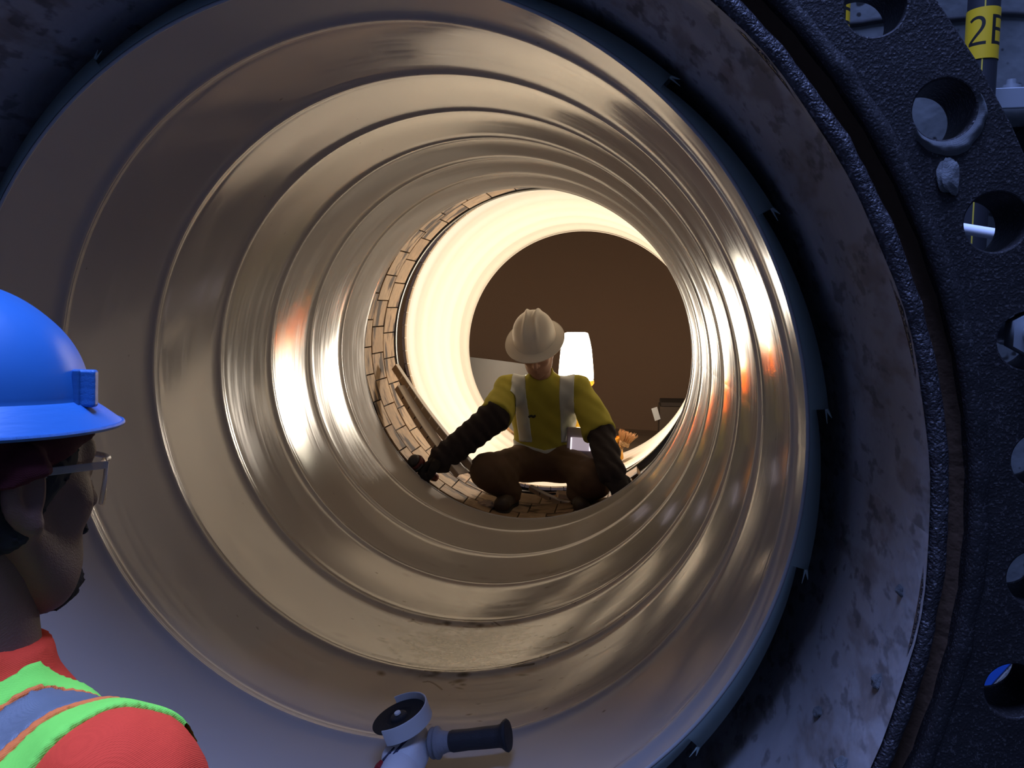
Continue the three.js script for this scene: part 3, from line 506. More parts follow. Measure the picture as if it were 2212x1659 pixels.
// ------------------------------------------------------------------ crouching worker in the gap between the liners
{
  const base = [0.05, 0.16, -3.8], P = thing('person', 'crouching worker in a white hard hat, yellow hi-vis shirt and brown trousers, reaching aside', 'person', base);
  const back = new THREE.Matrix4().makeTranslation(-base[0], -base[1], -base[2]), W = (f, pts, pad, c) => nets(f, ...bounds(pts, pad), c, back);
  const J = {
    pel: [0.04, 0.445, -3.985], rh: [-0.045, 0.415, -3.95], lh: [0.135, 0.420, -3.95], rk: [-0.190, 0.440, -3.58], lk: [0.315, 0.405, -3.62], ra: [-0.105, 0.31, -3.68], la: [0.245, 0.305, -3.71],
    ch: [0.045, 0.70, -3.94], nk: [0.034, 0.855, -3.87], hd: [0.020, 1.012, -3.768], rs: [-0.140, 0.805, -3.885], ls: [0.220, 0.808, -3.885], re: [-0.172, 0.690, -3.67], le: [0.335, 0.615, -3.74], rw: [-0.400, 0.500, -3.52], lw: [0.400, 0.455, -3.52],
  };
  const torso = (x, y, z, g) => {
    let d = seg(x, y, z, [-0.02, 0.47, -3.975], [-0.035, 0.73, -3.94], 0.088 + g, 0.098 + g);
    d = sm(d, seg(x, y, z, [0.085, 0.47, -3.975], [0.115, 0.73, -3.94], 0.086 + g, 0.096 + g), 0.08);
    d = sm(d, seg(x, y, z, J.rs, J.ls, 0.058 + g), 0.07);
    return d;
  };
  // head pose: bent forward, rolled a little
  const hm = new THREE.Matrix4().makeRotationFromEuler(new THREE.Euler(0.64, -0.06, 0.10, 'ZXY')).setPosition(...J.hd), hi = hm.clone().invert(), hv = V();
  const bodyField = (x, y, z) => {
    let d = torso(x, y, z, -0.012);
    d = sm(d, seg(x, y, z, J.nk, J.hd, 0.056, 0.052), 0.03);
    for (const [a, b, r, q] of [[J.rs, J.re, 0.046, 0.040], [J.re, J.rw, 0.040, 0.027], [J.ls, J.le, 0.046, 0.040], [J.le, J.lw, 0.040, 0.027], [J.rh, J.rk, 0.078, 0.056], [J.rk, J.ra, 0.054, 0.038], [J.lh, J.lk, 0.078, 0.056], [J.lk, J.la, 0.054, 0.038]]) d = sm(d, seg(x, y, z, a, b, r, q), 0.03);
    return d;
  };
  const pts = Object.values(J), face = nets(headField, [-0.11, -0.145, -0.13], [0.11, 0.14, 0.135], 0.0035, hm.clone().premultiply(back));
  part('body', merged([W(bodyField, pts, 0.12, 0.012), face]), skin(C(0.36, 0.20, 0.14)), P);
  const shirtField = (x, y, z) => {
    let d = torso(x, y, z, 0.006);
    d = sm(d, seg(x, y, z, J.nk, [0.034, 0.89, -3.845], 0.062, 0.06), 0.05);
    d = sm(d, seg(x, y, z, J.rs, J.re, 0.062, 0.086), 0.035); d = sm(d, seg(x, y, z, J.ls, J.le, 0.062, 0.086), 0.035);
    d += fold(x, y, z, 0.0045, 34) + 0.004 * Math.sin(y * 60 + x * 25) * smooth(0.6, 0.5, y);
    const n1 = [J.re[0] - J.rs[0], J.re[1] - J.rs[1], J.re[2] - J.rs[2]], l1 = Math.hypot(...n1); d = smax(d, ((x - J.re[0]) * n1[0] + (y - J.re[1]) * n1[1] + (z - J.re[2]) * n1[2]) / l1 - 0.012, 0.006);
    const n2 = [J.le[0] - J.ls[0], J.le[1] - J.ls[1], J.le[2] - J.ls[2]], l2 = Math.hypot(...n2); d = smax(d, ((x - J.le[0]) * n2[0] + (y - J.le[1]) * n2[1] + (z - J.le[2]) * n2[2]) / l2 - 0.012, 0.006);
    d = smax(d, -ell(x, y, z, [0.034, 0.918, -3.80], [0.066, 0.060, 0.078]), 0.008);
    return smax(d, 0.435 - y + 0.30 * Math.abs(x - 0.05), 0.01) - 0.012 * smooth(0.56, 0.46, y);
  };
  const sp = [J.rs, J.ls, J.re, J.le, J.pel, J.nk], sb = bounds(sp, 0.13);
  const shirt = part('shirt', nets(shirtField, sb[0], sb[1], 0.008, back), clothMat(C(0.36, 0.33, 0.05)), P, 'yellow hi-vis short-sleeved shirt');
  const silver = std({ color: C(0.42, 0.46, 0.46), roughness: 0.5 });
  const band = (f, lo, hi) => nets((x, y, z) => smax(shirtField(x, y, z) - 0.003, f(x, y, z), 0.002), lo, hi, 0.005, back);
  const front = (z) => -3.97 - z;
  part('reflective_stripe', band((x, y, z) => Math.max(Math.abs(x + 0.075 - (0.8 - y) * 0.10) - 0.036, front(z), 0.53 - y), [-0.16, 0.5, -4.0], [0.03, 0.92, -3.76]), silver, shirt, 'silver reflective stripe down the chest');
  part('reflective_stripe', band((x, y, z) => Math.max(Math.abs(x - 0.166 - (0.8 - y) * 0.02) - 0.038, front(z), 0.53 - y), [0.10, 0.5, -4.0], [0.24, 0.92, -3.74]), silver, shirt);
  part('reflective_stripe', band((x, y, z) => Math.max(Math.abs(y - 0.468 - 0.25 * Math.abs(x - 0.05)) - 0.024, front(z)), [-0.16, 0.43, -4.0], [0.24, 0.53, -3.8]), silver, shirt, 'silver reflective stripe round the waist');
  part('chest_print', band((x, y, z) => Math.max(Math.abs(y - 0.668 - 0.003 * Math.sin(x * 300)) - 0.008, Math.abs(x + 0.022) - 0.03, front(z)), [-0.07, 0.64, -3.95], [0.03, 0.70, -3.78]), std({ color: C(0.03, 0.03, 0.025), roughness: 0.8 }), shirt, 'small dark print on the chest');
  const sleeve = (a, b, c, r0, r1) => W((x, y, z) => sm(seg(x, y, z, a, b, r0 * 0.80, r0 * 0.98), seg(x, y, z, b, c, r0 * 0.98, r1), 0.03) + 0.0035 * Math.sin(x * 95 + y * 70 - z * 40) + fold(x, y, z, 0.003, 60), [a, b, c], 0.09, 0.007);
  const dark = clothMat(C(0.030, 0.024, 0.026));
  part('sleeve', sleeve(lerp3(J.rs, J.re, 0.88), J.re, J.rw, 0.076, 0.066), dark, P, 'dark knitted over-sleeve');
  part('sleeve', sleeve(lerp3(J.ls, J.le, 0.88), J.le, J.lw, 0.068, 0.064), dark, P);
  const glove = clothMat(C(0.026, 0.022, 0.022), 0.8);
  const n3 = (v) => { const l = Math.hypot(...v); return v.map((q) => q / l); }, cr = (a, b) => [a[1] * b[2] - a[2] * b[1], a[2] * b[0] - a[0] * b[2], a[0] * b[1] - a[1] * b[0]], sub = (a, b) => a.map((v, i) => v - b[i]);
  const frame = (w, dir, palm, sx = 1) => { const y = n3(dir), x = n3(cr(y, palm)), z = cr(x, y); return basis(x.map((q) => q * sx), y, z, w).premultiply(back); };
  part('glove', hand(0.75, frame(J.rw, [-0.75, -0.38, 0.42], [0.2, -0.85, 0.35]), 0.0035, 0.010), glove, P, 'dark work glove closed on the tool');
  part('glove', hand(0.35, frame(J.lw, [0.45, -0.62, 0.62], [-0.1, -0.65, -0.6]), 0.0035, 0.010), glove, P);
  const leg = (h, k, a, s) => (x, y, z) => sm(seg(x, y, z, h, k, 0.092, 0.080), seg(x, y, z, k, a, 0.079, 0.064), 0.05) + fold(x, y, z, 0.004, 40) + 0.004 * Math.sin(y * 70 + s) * smooth(0.06, 0.0, Math.abs(y - 0.30));
  const trouserField = (x, y, z) => { let d = sm(seg(x, y, z, J.rh, J.lh, 0.105), seg(x, y, z, [0.045, 0.43, -4.02], [0.045, 0.47, -4.0], 0.115), 0.05); d = sm(d, leg(J.rh, J.rk, J.ra, 0)(x, y, z), 0.05); d = sm(d, leg(J.lh, J.lk, J.la, 2)(x, y, z), 0.05); return smax(smax(d, y - 0.525, 0.02), 0.272 - y, 0.006); };
  part('trousers', W(trouserField, [J.rh, J.lh, J.rk, J.lk, J.ra, J.la, J.pel], 0.15, 0.009), clothMat(C(0.115, 0.072, 0.046)), P, 'brown work trousers');
  const leather = std({ color: C(0.05, 0.032, 0.022), roughness: 0.6 });
  for (const [a, dx] of [[J.ra, -0.012], [J.la, 0.012]]) {
    const by = 0.262, f = (x, y, z) => { let d = sm(seg(x, y, z, [a[0], 0.335, a[2]], [a[0], by + 0.04, a[2] - 0.01], 0.054, 0.05), seg(x, y, z, [a[0], by + 0.025, a[2] - 0.03], [a[0] + dx, by + 0.022, a[2] + 0.135], 0.042, 0.040), 0.04); return smax(d, by - 0.002 - y, 0.004); };
    const b = part('boot', W(f, [[a[0], 0.33, a[2]], [a[0], 0.24, a[2] + 0.15], [a[0], 0.2, a[2] - 0.05]], 0.08, 0.006), leather, P);
    part('sole', W((x, y, z) => smax(smax(f(x, y + (y < by ? y - by : 0) * -1, z) - 0.003, y - by, 0.003), by - 0.022 - y, 0.003), [[a[0], 0.2, a[2] + 0.15], [a[0], 0.16, a[2] - 0.05]], 0.08, 0.005), std({ color: C(0.02, 0.018, 0.016), roughness: 0.8 }), b);
  }
  // white full-brim hat on the bent head
  const hat = new THREE.Group(); hat.name = 'hard_hat'; hat.userData.label = 'scuffed white full-brim hard hat'; P.add(hat);
  const hp = hm.clone().multiply(new THREE.Matrix4().makeTranslation(0, 0.074, -0.002)).premultiply(back); hp.decompose(hat.position, hat.quaternion, hat.scale);
  const white = phy({ color: C(0.70, 0.66, 0.58), roughness: 0.45, bumpMap: again(tBlotch, 3, 3), bumpScale: 0.0006 });
  part('shell', hatShell(0.050, 0.040, 0.012, [[0.033, 0.009, 0.013]], 0.128, 0.104, 0.126), white, hat);
  part('brim_edge', hatEdge(0.050, 0.040, 0.012, 0.104, 0.126), white, hat);
  part('suspension', tf(new THREE.TorusGeometry(1, 0.05, 8, 48), [0, -0.004, 0], [PI / 2, 0, 0], [0.088, 0.108, 0.14]), M.darkSteel, hat);
  // the small power tool in the gloved right hand
  const o = thing('power_tool', 'dark red power tool in the gloved hand of the crouching worker', 'power tool', [-0.487, 0.462, -3.485]);
  o.quaternion.setFromUnitVectors(V(0, 1, 0), V(-0.45, 0.62, 0.62).normalize());
  part('housing', lathe([[0, -0.10], [0.022, -0.098], [0.026, -0.08], [0.026, 0.0], [0.036, 0.03], [0.04, 0.05], [0.036, 0.062], [0, 0.062]], 28), std({ color: C(0.10, 0.012, 0.012), roughness: 0.5 }), o);
  part('collar', lathe([[0.0, 0.062], [0.03, 0.062], [0.032, 0.068], [0.028, 0.08], [0.012, 0.09], [0, 0.09]], 28), M.darkSteel, o);
  part('guard', tf(new THREE.TorusGeometry(0.042, 0.006, 8, 30, 4.2), [0, 0.045, 0], [PI / 2, 0, 0.6]), M.darkSteel, o);
}
{ // a small lit panel lamp behind the worker's left elbow
  const o = thing('panel_lamp', 'small grey panel lamp with a lit lilac window behind the worker\'s elbow', 'lamp', [0.246, 0.535, -3.865]);
  o.rotation.set(-0.05, -0.05, -0.04);
  part('housing', box(0.165, 0.155, 0.02, 0.008), std({ color: C(0.34, 0.29, 0.33), roughness: 0.5 }), o);
  part('lit_window', tf(box(0.105, 0.066, 0.006, 0.003), [-0.01, -0.005, 0.016]), std({ color: C(0.5, 0.45, 0.5), emissive: C(0.46, 0.38, 0.44), emissiveIntensity: 0.7, roughness: 0.3 }), o, 'glowing lilac window');
  for (const x of [-0.058, 0.038]) part('led_bar', tf(box(0.006, 0.062, 0.006, 0.002), [x, -0.005, 0.02]), std({ color: C(0.9, 0.9, 0.9), emissive: C(1, 0.93, 1), emissiveIntensity: 1.3 }), o);
  const L = new THREE.RectAreaLight(C(1, 0.86, 0.96), 0.05, 0.105, 0.066); L.position.set(-0.01, -0.005, 0.03); L.rotation.y = PI; o.add(L);
}

// ------------------------------------------------------------------ worker in the foreground, kneeling at the pipe mouth
{
  const base = [-0.14, -0.08, -0.5], P = thing('person', 'worker in a blue hard hat and lime vest at the pipe mouth', 'person', base);
  const back = new THREE.Matrix4().makeTranslation(-base[0], -base[1], -base[2]), W = (f, pts, pad, c) => nets(f, ...bounds(pts, pad), c, back);
  const HC = [-0.098, 1.066, -0.588], R = [0.943, 0, 0.333], Fw = [0.333, 0, -0.943];
  const N = [-0.098, 0.922, -0.556], off = (p, r, u, f) => [p[0] + R[0] * r + Fw[0] * f, p[1] + u, p[2] + R[2] * r + Fw[2] * f];
  const J = { nk: N, rs: off(N, 0.192, -0.083, 0.0), ls: off(N, -0.190, -0.085, 0.0), rh: off(N, 0.085, -0.545, -0.12), lh: off(N, -0.085, -0.545, -0.12), ch: off(N, 0, -0.2, -0.02) };
  J.re = off(J.rs, 0.07, -0.27, 0.06); J.le = off(J.ls, -0.07, -0.27, 0.06); J.rw = off(J.re, -0.09, -0.17, 0.18); J.lw = off(J.le, 0.09, -0.17, 0.18);
  J.rk = off(J.rh, 0.04, -0.385, 0.24); J.lk = off(J.lh, -0.04, -0.385, 0.24); J.ra = off(J.rk, 0.0, -0.01, -0.42); J.la = off(J.lk, 0, -0.01, -0.42);
  const torso = (x, y, z, g) => {
    let d = seg(x, y, z, off(J.rh, -0.02, 0.03, 0), off(J.ch, 0.085, 0.03, 0), 0.105 + g, 0.108 + g);
    d = sm(d, seg(x, y, z, off(J.lh, 0.02, 0.03, 0), off(J.ch, -0.085, 0.03, 0), 0.105 + g, 0.108 + g), 0.09);
    d = sm(d, seg(x, y, z, J.rs, J.ls, 0.062 + g), 0.06);
    d = sm(d, seg(x, y, z, off(N, 0, -0.04, -0.01), off(N, 0, 0, 0), 0.075 + g, 0.056 + g), 0.07);
    return d;
  };
  const hm = new THREE.Matrix4().makeRotationFromEuler(new THREE.Euler(0.10, 165 * D, 0, 'YXZ')).setPosition(...HC);
  const bodyField = (x, y, z) => {
    let d = torso(x, y, z, -0.014);
    d = sm(d, seg(x, y, z, N, [HC[0], HC[1] - 0.02, HC[2] + 0.02], 0.060, 0.058), 0.03);
    for (const [a, b, r, q] of [[J.rs, J.re, 0.046, 0.04], [J.re, J.rw, 0.04, 0.026], [J.ls, J.le, 0.046, 0.04], [J.le, J.lw, 0.04, 0.026], [J.rh, J.rk, 0.08, 0.052], [J.rk, J.ra, 0.05, 0.035], [J.lh, J.lk, 0.08, 0.052], [J.lk, J.la, 0.05, 0.035]]) d = sm(d, seg(x, y, z, a, b, r, q), 0.03);
    return d;
  };
  const n3 = (v) => { const l = Math.hypot(...v); return v.map((q) => q / l); }, cr = (a, b) => [a[1] * b[2] - a[2] * b[1], a[2] * b[0] - a[0] * b[2], a[0] * b[1] - a[1] * b[0]];
  const frame = (w, dir, palm, sx = 1) => { const y = n3(dir), x = n3(cr(y, palm)), z = cr(x, y); return basis(x.map((q) => q * sx), y, z, w).premultiply(back); };
  const tan = skin(C(0.15, 0.072, 0.048));
  part('body', merged([W(bodyField, Object.values(J), 0.12, 0.011), nets(headField, [-0.11, -0.145, -0.13], [0.11, 0.14, 0.135], 0.0032, hm.clone().premultiply(back)), hand(0.3, frame(J.rw, [-0.1, -0.75, -0.6], [0.1, -0.6, 0.7]), 0.004), hand(0.3, frame(J.lw, [0.3, -0.75, -0.6], [0.1, -0.6, 0.7]), 0.004)]), tan, P);
  const onHead = (name, f, lo, hi, c, mat, label) => part(name, nets(f, lo, hi, c, hm.clone().premultiply(back)), mat, P, label);
  const black = std({ color: C(0.012, 0.010, 0.010), roughness: 0.85, bumpMap: again(tCloth, 8, 8), bumpScale: 0.001 });
  const rough = (x, y, z) => 0.0018 * Math.sin(x * 700 + y * 300) * Math.sin(y * 620 - z * 500);
  onHead('hair', (x, y, z) => smax(headField(x, y, z, false) - 0.004 + rough(x, y, z), Math.max(z - 0.048 + 0.9 * Math.max(0, 0.02 - y), -0.055 - y), 0.004), [-0.1, -0.07, -0.13], [0.1, 0.13, 0.1], 0.004, black, 'short black hair');
  onHead('moustache', (x, y, z) => smax(headField(x, y, z) - 0.005 + rough(x, y, z), ell(x, y, z, [0, -0.052, 0.09], [0.036, 0.0085, 0.025]), 0.004), [-0.06, -0.075, 0.04], [0.06, -0.03, 0.12], 0.0025, black);
  onHead('goatee', (x, y, z) => smax(headField(x, y, z) - 0.004 + rough(x, y, z) * 1.6, ell(x, y, z, [0, -0.108, 0.068], [0.040, 0.026, 0.036]), 0.004), [-0.06, -0.14, 0.0], [0.06, -0.07, 0.12], 0.0025, black);
  onHead('bandana', (x, y, z) => smax(headField(x, y, z) - 0.006 + 0.001 * Math.sin(y * 300 + z * 80), Math.max(0.012 + 0.40 * z * (z > 0 ? 1 : 0.6) - y, y - 0.12), 0.004), [-0.1, -0.03, -0.13], [0.1, 0.13, 0.12], 0.003, clothMat(C(0.07, 0.014, 0.016)), 'dark burgundy bandana under the hat');
  // red shirt
  const shirtField = (x, y, z) => {
    let d = torso(x, y, z, 0.002);
    d = sm(d, seg(x, y, z, J.rs, J.re, 0.066, 0.064), 0.035); d = sm(d, seg(x, y, z, J.ls, J.le, 0.066, 0.064), 0.035);
    d = sm(d, seg(x, y, z, off(N, 0, -0.02, 0.0), off(N, 0, 0.022, 0.012), 0.066, 0.064), 0.02);
    return d + fold(x, y, z, 0.003, 42);
  };
  const cutHem = (d, s, e, x, y, z) => { const n = [e[0] - s[0], e[1] - s[1], e[2] - s[2]], l = Math.hypot(...n); return smax(d, ((x - e[0]) * n[0] + (y - e[1]) * n[1] + (z - e[2]) * n[2]) / l + 0.02, 0.005); };
  const shirtCut = (x, y, z) => { let d = shirtField(x, y, z); d = cutHem(d, J.rs, J.re, x, y, z); d = cutHem(d, J.ls, J.le, x, y, z); d = smax(d, y - (N[1] + 0.016 + 0.22 * ((x - N[0]) * -Fw[0] + (z - N[2]) * -Fw[2])), 0.005); return smax(d, 0.36 - y, 0.01); };
  const red = clothMat(C(0.95, 0.075, 0.03), 0.85, 0.0012);
  part('shirt', W(shirtCut, [J.rs, J.ls, J.re, J.le, J.rh, J.lh, N], 0.12, 0.0085), red, P, 'orange-red T-shirt');
  // hi-vis vest: body, then bands across the right shoulder and the left one
  const lat = (x, z) => (x - N[0]) * R[0] + (z - N[2]) * R[2], fwd = (x, z) => (x - N[0]) * Fw[0] + (z - N[2]) * Fw[2];
  const VO = 0.183, lime = clothMat(C(0.30, 0.88, 0.10), 0.8), silver = phy({ color: C(0.15, 0.16, 0.16), roughness: 0.5, bumpMap: again(tCloth, 4, 4), bumpScale: 0.0006 }), orange = clothMat(C(0.95, 0.22, 0.05), 0.8);
  const vest = new THREE.Group(); vest.name = 'hi_vis_vest'; vest.userData.label = 'lime vest with a silver band edged in orange'; P.add(vest);
  const torsoFold = (x, y, z) => torso(x, y, z, 0.002) + fold(x, y, z, 0.003, 42);
  const shell = (t, f, lo, hi, c) => nets((x, y, z) => smax(sm(torsoFold(x, y, z), shirtField(x, y, z) + 0.004, 0.01) - t, f(x, y, z), 0.0015), lo, hi, c, back);
  const vb = bounds([J.rs, J.ls, J.rh, J.lh, N], 0.13), neckCut = (x, y, z) => -ell(x, y, z, off(N, 0, 0.02, 0.02), [0.098, 0.14, 0.098]);
  part('vest_body', shell(0.006, (x, y, z) => Math.max(Math.abs(lat(x, z)) - 0.15, neckCut(x, y, z), 0.38 - y, y - 0.81), vb[0], vb[1], 0.010), lime, vest);
  const rb = bounds([off(N, 0.05, -0.02, 0.12), off(N, 0.19, -0.16, -0.14), off(N, 0.14, -0.18, 0.1)], 0.05);
  const bandR = (name, s0, s1, t, mat, label) => part(name, shell(t, (x, y, z) => { const f = fwd(x, z), s = lat(x, z) - 0.42 * Math.max(0, f - 0.01) - 0.5 * Math.max(0, -f - 0.05); return Math.max(s0 - s, s - s1, 0.70 - y, -ell(x, y, z, off(N, 0, 0.03, 0.0), [0.086, 0.10, 0.10])); }, rb[0], rb[1], 0.0035), mat, vest, label);
  bandR('lime_band', 0.078, 0.103, 0.0075, lime); bandR('orange_piping', 0.101, 0.1055, 0.0085, orange); bandR('silver_band', 0.105, 0.142, 0.008, silver, 'silver-blue reflective band'); bandR('orange_piping', 0.141, 0.150, 0.0088, orange); bandR('lime_band', 0.149, VO, 0.0075, lime);
  const lb = bounds([off(N, -0.05, -0.02, 0.12), off(N, -0.19, -0.16, -0.14), off(N, -0.14, -0.18, 0.1)], 0.05);
  part('lime_band', shell(0.0075, (x, y, z) => Math.max(-VO - lat(x, z), lat(x, z) + 0.06, 0.70 - y), lb[0], lb[1], 0.006), lime, vest);
  part('silver_band', shell(0.009, (x, y, z) => Math.max(-0.131 - lat(x, z), lat(x, z) + 0.094, 0.70 - y), lb[0], lb[1], 0.006), silver, vest);
  // trousers and boots, out of the picture but carrying him
  const trouserField = (x, y, z) => { let d = seg(x, y, z, J.rh, J.lh, 0.12); for (const [a, b, r, q] of [[J.rh, J.rk, 0.10, 0.075], [J.rk, J.ra, 0.072, 0.056], [J.lh, J.lk, 0.10, 0.075], [J.lk, J.la, 0.072, 0.056]]) d = sm(d, seg(x, y, z, a, b, r, q), 0.04); return smax(d + fold(x, y, z, 0.003, 30), -0.078 - y, 0.004); };
  part('trousers', W(trouserField, [J.rh, J.lh, J.rk, J.lk, J.ra, J.la], 0.14, 0.011), clothMat(C(0.05, 0.06, 0.09)), P);
  for (const a of [J.ra, J.la]) part('boot', W((x, y, z) => smax(sm(seg(x, y, z, off(a, 0, 0.0, 0.03), off(a, 0, 0, -0.05), 0.056, 0.05), seg(x, y, z, off(a, 0, 0.0, -0.05), off(a, 0, -0.04, -0.09), 0.045, 0.035), 0.03), -0.078 - y, 0.003), [a], 0.18, 0.009), std({ color: C(0.05, 0.035, 0.025), roughness: 0.7 }), P);
  // blue hard hat
  const hat = new THREE.Group(); hat.name = 'hard_hat'; hat.userData.label = 'blue hard hat with a sloping brim'; P.add(hat);
  hm.clone().multiply(new THREE.Matrix4().compose(V(0.010, 0.072, -0.012), new THREE.Quaternion().setFromEuler(new THREE.Euler(-0.03, 0, 0)), V(1, 1, 1))).premultiply(back).decompose(hat.position, hat.quaternion, hat.scale);
  const blue = phy({ color: C(0.03, 0.17, 0.46), roughness: 0.42, clearcoat: 0.25, clearcoatRoughness: 0.3, bumpMap: again(tBlotch, 3, 3), bumpScale: 0.0005 });
  part('shell', hatShell(0.031, 0.020, 0.024, [[0.0, 0.02, 0.006]], 0.098, 0.090, 0.107, 1.0, 0.95), blue, hat);
  part('brim_edge', hatEdge(0.031, 0.020, 0.024, 0.090, 0.107), blue, hat);
  for (const s of [-1, 1]) part('accessory_slot', tf(merged([box(0.012, 0.034, 0.030, 0.003), tf(box(0.006, 0.034, 0.006, 0.002), [s * 0.007, 0, 0.0])]), [s * 0.075, 0.012, 0.058], [0, s * 0.95, 0]), blue, hat, 'raised accessory slot');
  part('suspension', tf(new THREE.TorusGeometry(1, 0.05, 8, 48), [0, -0.004, 0], [PI / 2, 0, 0], [0.078, 0.094, 0.10]), M.darkSteel, hat);
  // safety glasses
  const gl = new THREE.Group(); gl.name = 'safety_glasses'; P.add(gl); hm.clone().multiply(new THREE.Matrix4().compose(V(0, -0.011, -0.006), new THREE.Quaternion(), V(1, 1, 1))).premultiply(back).decompose(gl.position, gl.quaternion, gl.scale);
  const lens = phy({ color: C(0.95, 0.93, 0.9), roughness: 0.05, transmission: 1, thickness: 0, ior: 1.5 }), frameMat = phy({ color: C(0.75, 0.68, 0.62), roughness: 0.15, transmission: 0.7, thickness: 0 });
  part('lens', grid(lin(-1.12, 1.12, 40), lin(-0.020, 0.022, 10), (a, y) => { const k = 1 - 0.9 * Math.max(0, (-y - 0.012) * 12) * Math.abs(Math.sin(a)); return [0.069 * Math.sin(a) * (0.94 + 0.06 * k), y + (Math.abs(a) < 0.15 && y < -0.012 ? 0.012 : 0) + 0.006, 0.058 + 0.056 * Math.cos(a) + 0.06 * Math.max(0, -y) * -0.35]; }), lens, gl, 'clear wraparound lens');
  part('brow_bar', tube(lin(-1.12, 1.12, 24).map((a) => [0.069 * Math.sin(a), 0.029, 0.058 + 0.056 * Math.cos(a)]), 0.0028, 60, 8), frameMat, gl);
  for (const s of [-1, 1]) {
    part('temple', merged([tf(box(0.0025, 0.007, 0.075, 0.001), [s * 0.0755, 0.026, 0.042], [0, -s * 0.12, 0]), tf(box(0.0025, 0.006, 0.05, 0.001), [s * 0.0805, 0.024, -0.012])]), frameMat, gl);
    part('lens_rim', tube([[s * 0.066, 0.028, 0.082], [s * 0.0685, 0.012, 0.079], [s * 0.066, -0.001, 0.079], [s * 0.059, -0.012, 0.083]], 0.0020, 24, 8), frameMat, gl);
  }
}

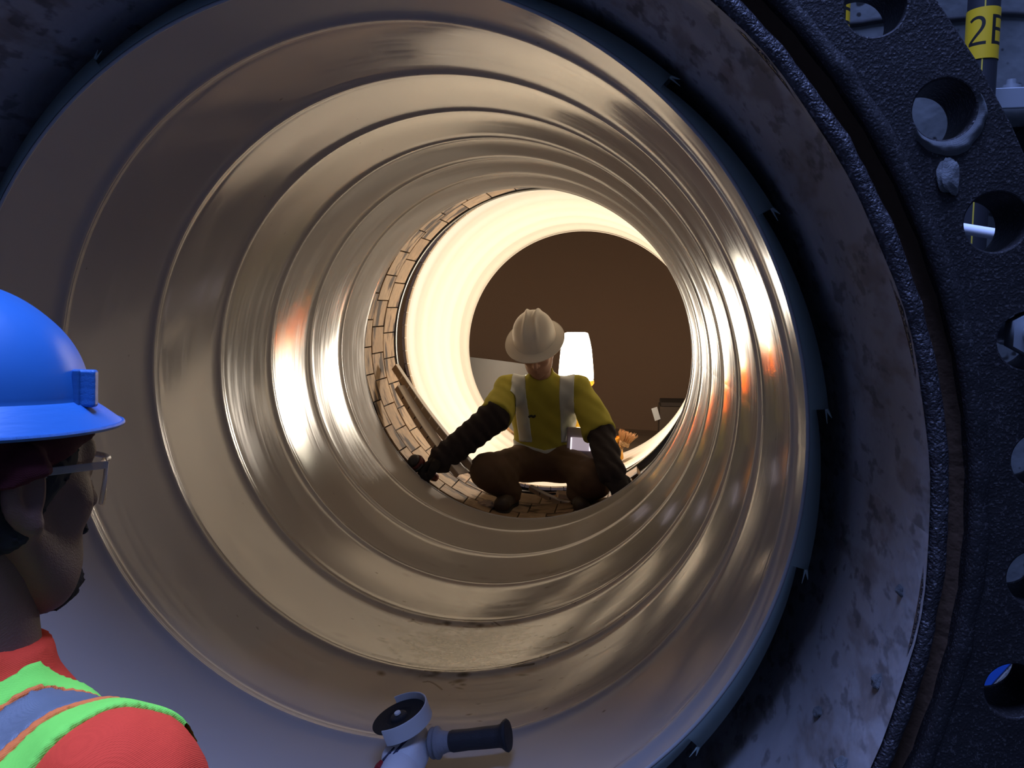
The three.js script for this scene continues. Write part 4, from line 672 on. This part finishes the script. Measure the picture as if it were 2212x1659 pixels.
// ------------------------------------------------------------------ angle grinder lying on the liner's lip
{
  const o = thing('angle_grinder', 'angle grinder with white body and black handle lying inside the near liner', 'angle grinder', [0.03, 0.312, -1.466]);
  const n = V(-0.32, 0.942, 0.087).normalize(), b0 = V(-0.05, -0.10, 0.99), x = n.clone().cross(b0).normalize(), z = x.clone().cross(n);
  o.quaternion.setFromRotationMatrix(new THREE.Matrix4().makeBasis(x, n, z));
  const body = std({ color: C(0.68, 0.67, 0.68), roughness: 0.55, bumpMap: again(tBlotch, 6, 6), bumpScale: 0.0008 }), blackPl = std({ color: C(0.022, 0.022, 0.025), roughness: 0.6, bumpMap: again(tBlotch, 8, 8), bumpScale: 0.001 });
  const dusty = std({ color: C(0.26, 0.26, 0.28), roughness: 0.8, bumpMap: again(tBlotch, 8, 8), bumpScale: 0.0015 });
  // gear head: a rounded wedge, from distance field
  part('gear_head', nets((X, Y, Z) => { const qx = Math.abs(X) - 0.026, qy = Math.abs(Y + 0.002) - 0.016, qz = Math.abs(Z - 0.01) - 0.03; let d = Math.hypot(Math.max(qx, 0), Math.max(qy, 0), Math.max(qz, 0)) + Math.min(Math.max(qx, qy, qz), 0) - 0.014; d = sm(d, seg(X, Y, Z, [0, 0.0, 0.0], [0, 0.032, -0.004], 0.031, 0.029), 0.01); return sm(d, seg(X, Y, Z, [0, -0.004, 0.02], [0, -0.006, 0.062], 0.035, 0.036), 0.02); }, [-0.06, -0.06, -0.06], [0.06, 0.06, 0.12], 0.004), body, o);
  part('motor_housing', tf(lathe([[0, 0.055], [0.036, 0.055], [0.039, 0.062], [0.038, 0.12], [0.031, 0.15], [0.029, 0.21], [0.031, 0.235], [0.024, 0.245], [0, 0.245]], 36), [0, -0.006, 0], [PI / 2, 0, 0]), body, o);
  part('vent_slot', tf(box(0.006, 0.012, 0.062, 0.002), [0.008, 0.029, 0.048], [0.12, -0.42, 0]), std({ color: C(0.015, 0.02, 0.06), roughness: 0.6 }), o, 'dark slot on the head');  // dark strips laid on the head for vent slots
  part('vent_slot', tf(box(0.004, 0.010, 0.035, 0.002), [-0.012, 0.029, 0.060], [0.12, -0.5, 0]), std({ color: C(0.02, 0.02, 0.05), roughness: 0.6 }), o);
  part('switch', tf(box(0.018, 0.008, 0.02, 0.003), [-0.026, 0.028, 0.088], [0, 0, 0.5]), std({ color: C(0.30, 0.01, 0.015), roughness: 0.5 }), o, 'red switch');
  part('clamp_ring', tf(lathe([[0.0, 0.036], [0.033, 0.036], [0.036, 0.040], [0.036, 0.052], [0.026, 0.056], [0, 0.056]], 36), [0, 0, -0.004]), blackPl, o);
  const dy = 0.066, dz = -0.006;
  part('cutting_disc', tf(lathe([[0.011, 0.0], [0.057, 0.0], [0.0575, 0.0015], [0.057, 0.003], [0.030, 0.003], [0.026, 0.0005], [0.011, 0.0005]], 64), [0, dy, dz]), std({ color: C(0.012, 0.011, 0.011), roughness: 0.85, bumpMap: again(tGrain, 20, 20), bumpScale: 0.0006 }), o, 'black worn disc');
  part('flange_nut', merged([tf(lathe([[0, 0.009], [0.0065, 0.009], [0.007, 0.0065], [0.016, 0.006], [0.018, 0.003], [0.018, 0.0]], 32), [0, dy, dz])]), blackPl, o);
  part('spindle_tip', tf(lathe([[0, 0.0125], [0.006, 0.0125], [0.0068, 0.0115], [0.0068, 0.008]], 24), [0, dy, dz]), M.whitePaint, o, 'pale spindle tip');
  // guard wall round the right half, with a floor under the disc
  const gw = [], a0 = -2.02, a1 = 1.72;                                         // angle from +x towards +z
  const wall = grid(lin(a0, a1, 60), [[0.0655, -0.003], [0.0655, 0.030], [0.0635, 0.0312], [0.0615, 0.030], [0.0615, 0.002], [0.0655, -0.003]], (a, q) => [q[0] * Math.cos(a), dy - 0.016 + q[1], dz + q[0] * Math.sin(a)]);
  const flr = grid(lin(a0, a1, 60), [0.03, 0.0655], (a, r) => [r * Math.cos(a), dy - 0.0155, dz + r * Math.sin(a)]), flr2 = grid(lin(a0, a1, 60), [0.03, 0.0655], (a, r) => [r * Math.cos(a), dy - 0.0135, dz + r * Math.sin(a)]);
  part('guard', merged([wall, flr, flr2]), std({ color: C(0.58, 0.58, 0.58), roughness: 0.5 }), o, 'pale curved wheel guard');
  const h = new THREE.Group(); h.name = 'side_handle'; h.position.set(0.03, 0.0, 0.0); h.rotation.z = -PI / 2; o.add(h);      // handle axis = local +y
  h.rotation.set(0, 0.02, -PI / 2 - 0.10);
  part('stud', lathe([[0.0, -0.01], [0.010, -0.01], [0.010, 0.02], [0.014, 0.028]], 20), M.steel, h);
  part('finger_flange', lathe([[0.012, 0.014], [0.022, 0.018], [0.030, 0.022], [0.031, 0.025], [0.026, 0.028], [0.027, 0.031], [0.032, 0.033], [0.032, 0.036], [0.024, 0.041], [0.020, 0.055], [0.0195, 0.066]], 36), dusty, h, 'dusty grey ribbed flange');
  part('grip', lathe([[0.0195, 0.062], [0.0215, 0.068], [0.0205, 0.10], [0.0215, 0.14], [0.0215, 0.165], [0.023, 0.172], [0.030, 0.180], [0.0315, 0.184], [0.029, 0.187], [0, 0.187]], 36), blackPl, h, 'black grip with a flared end');
}
renderer.render(scene, camera);
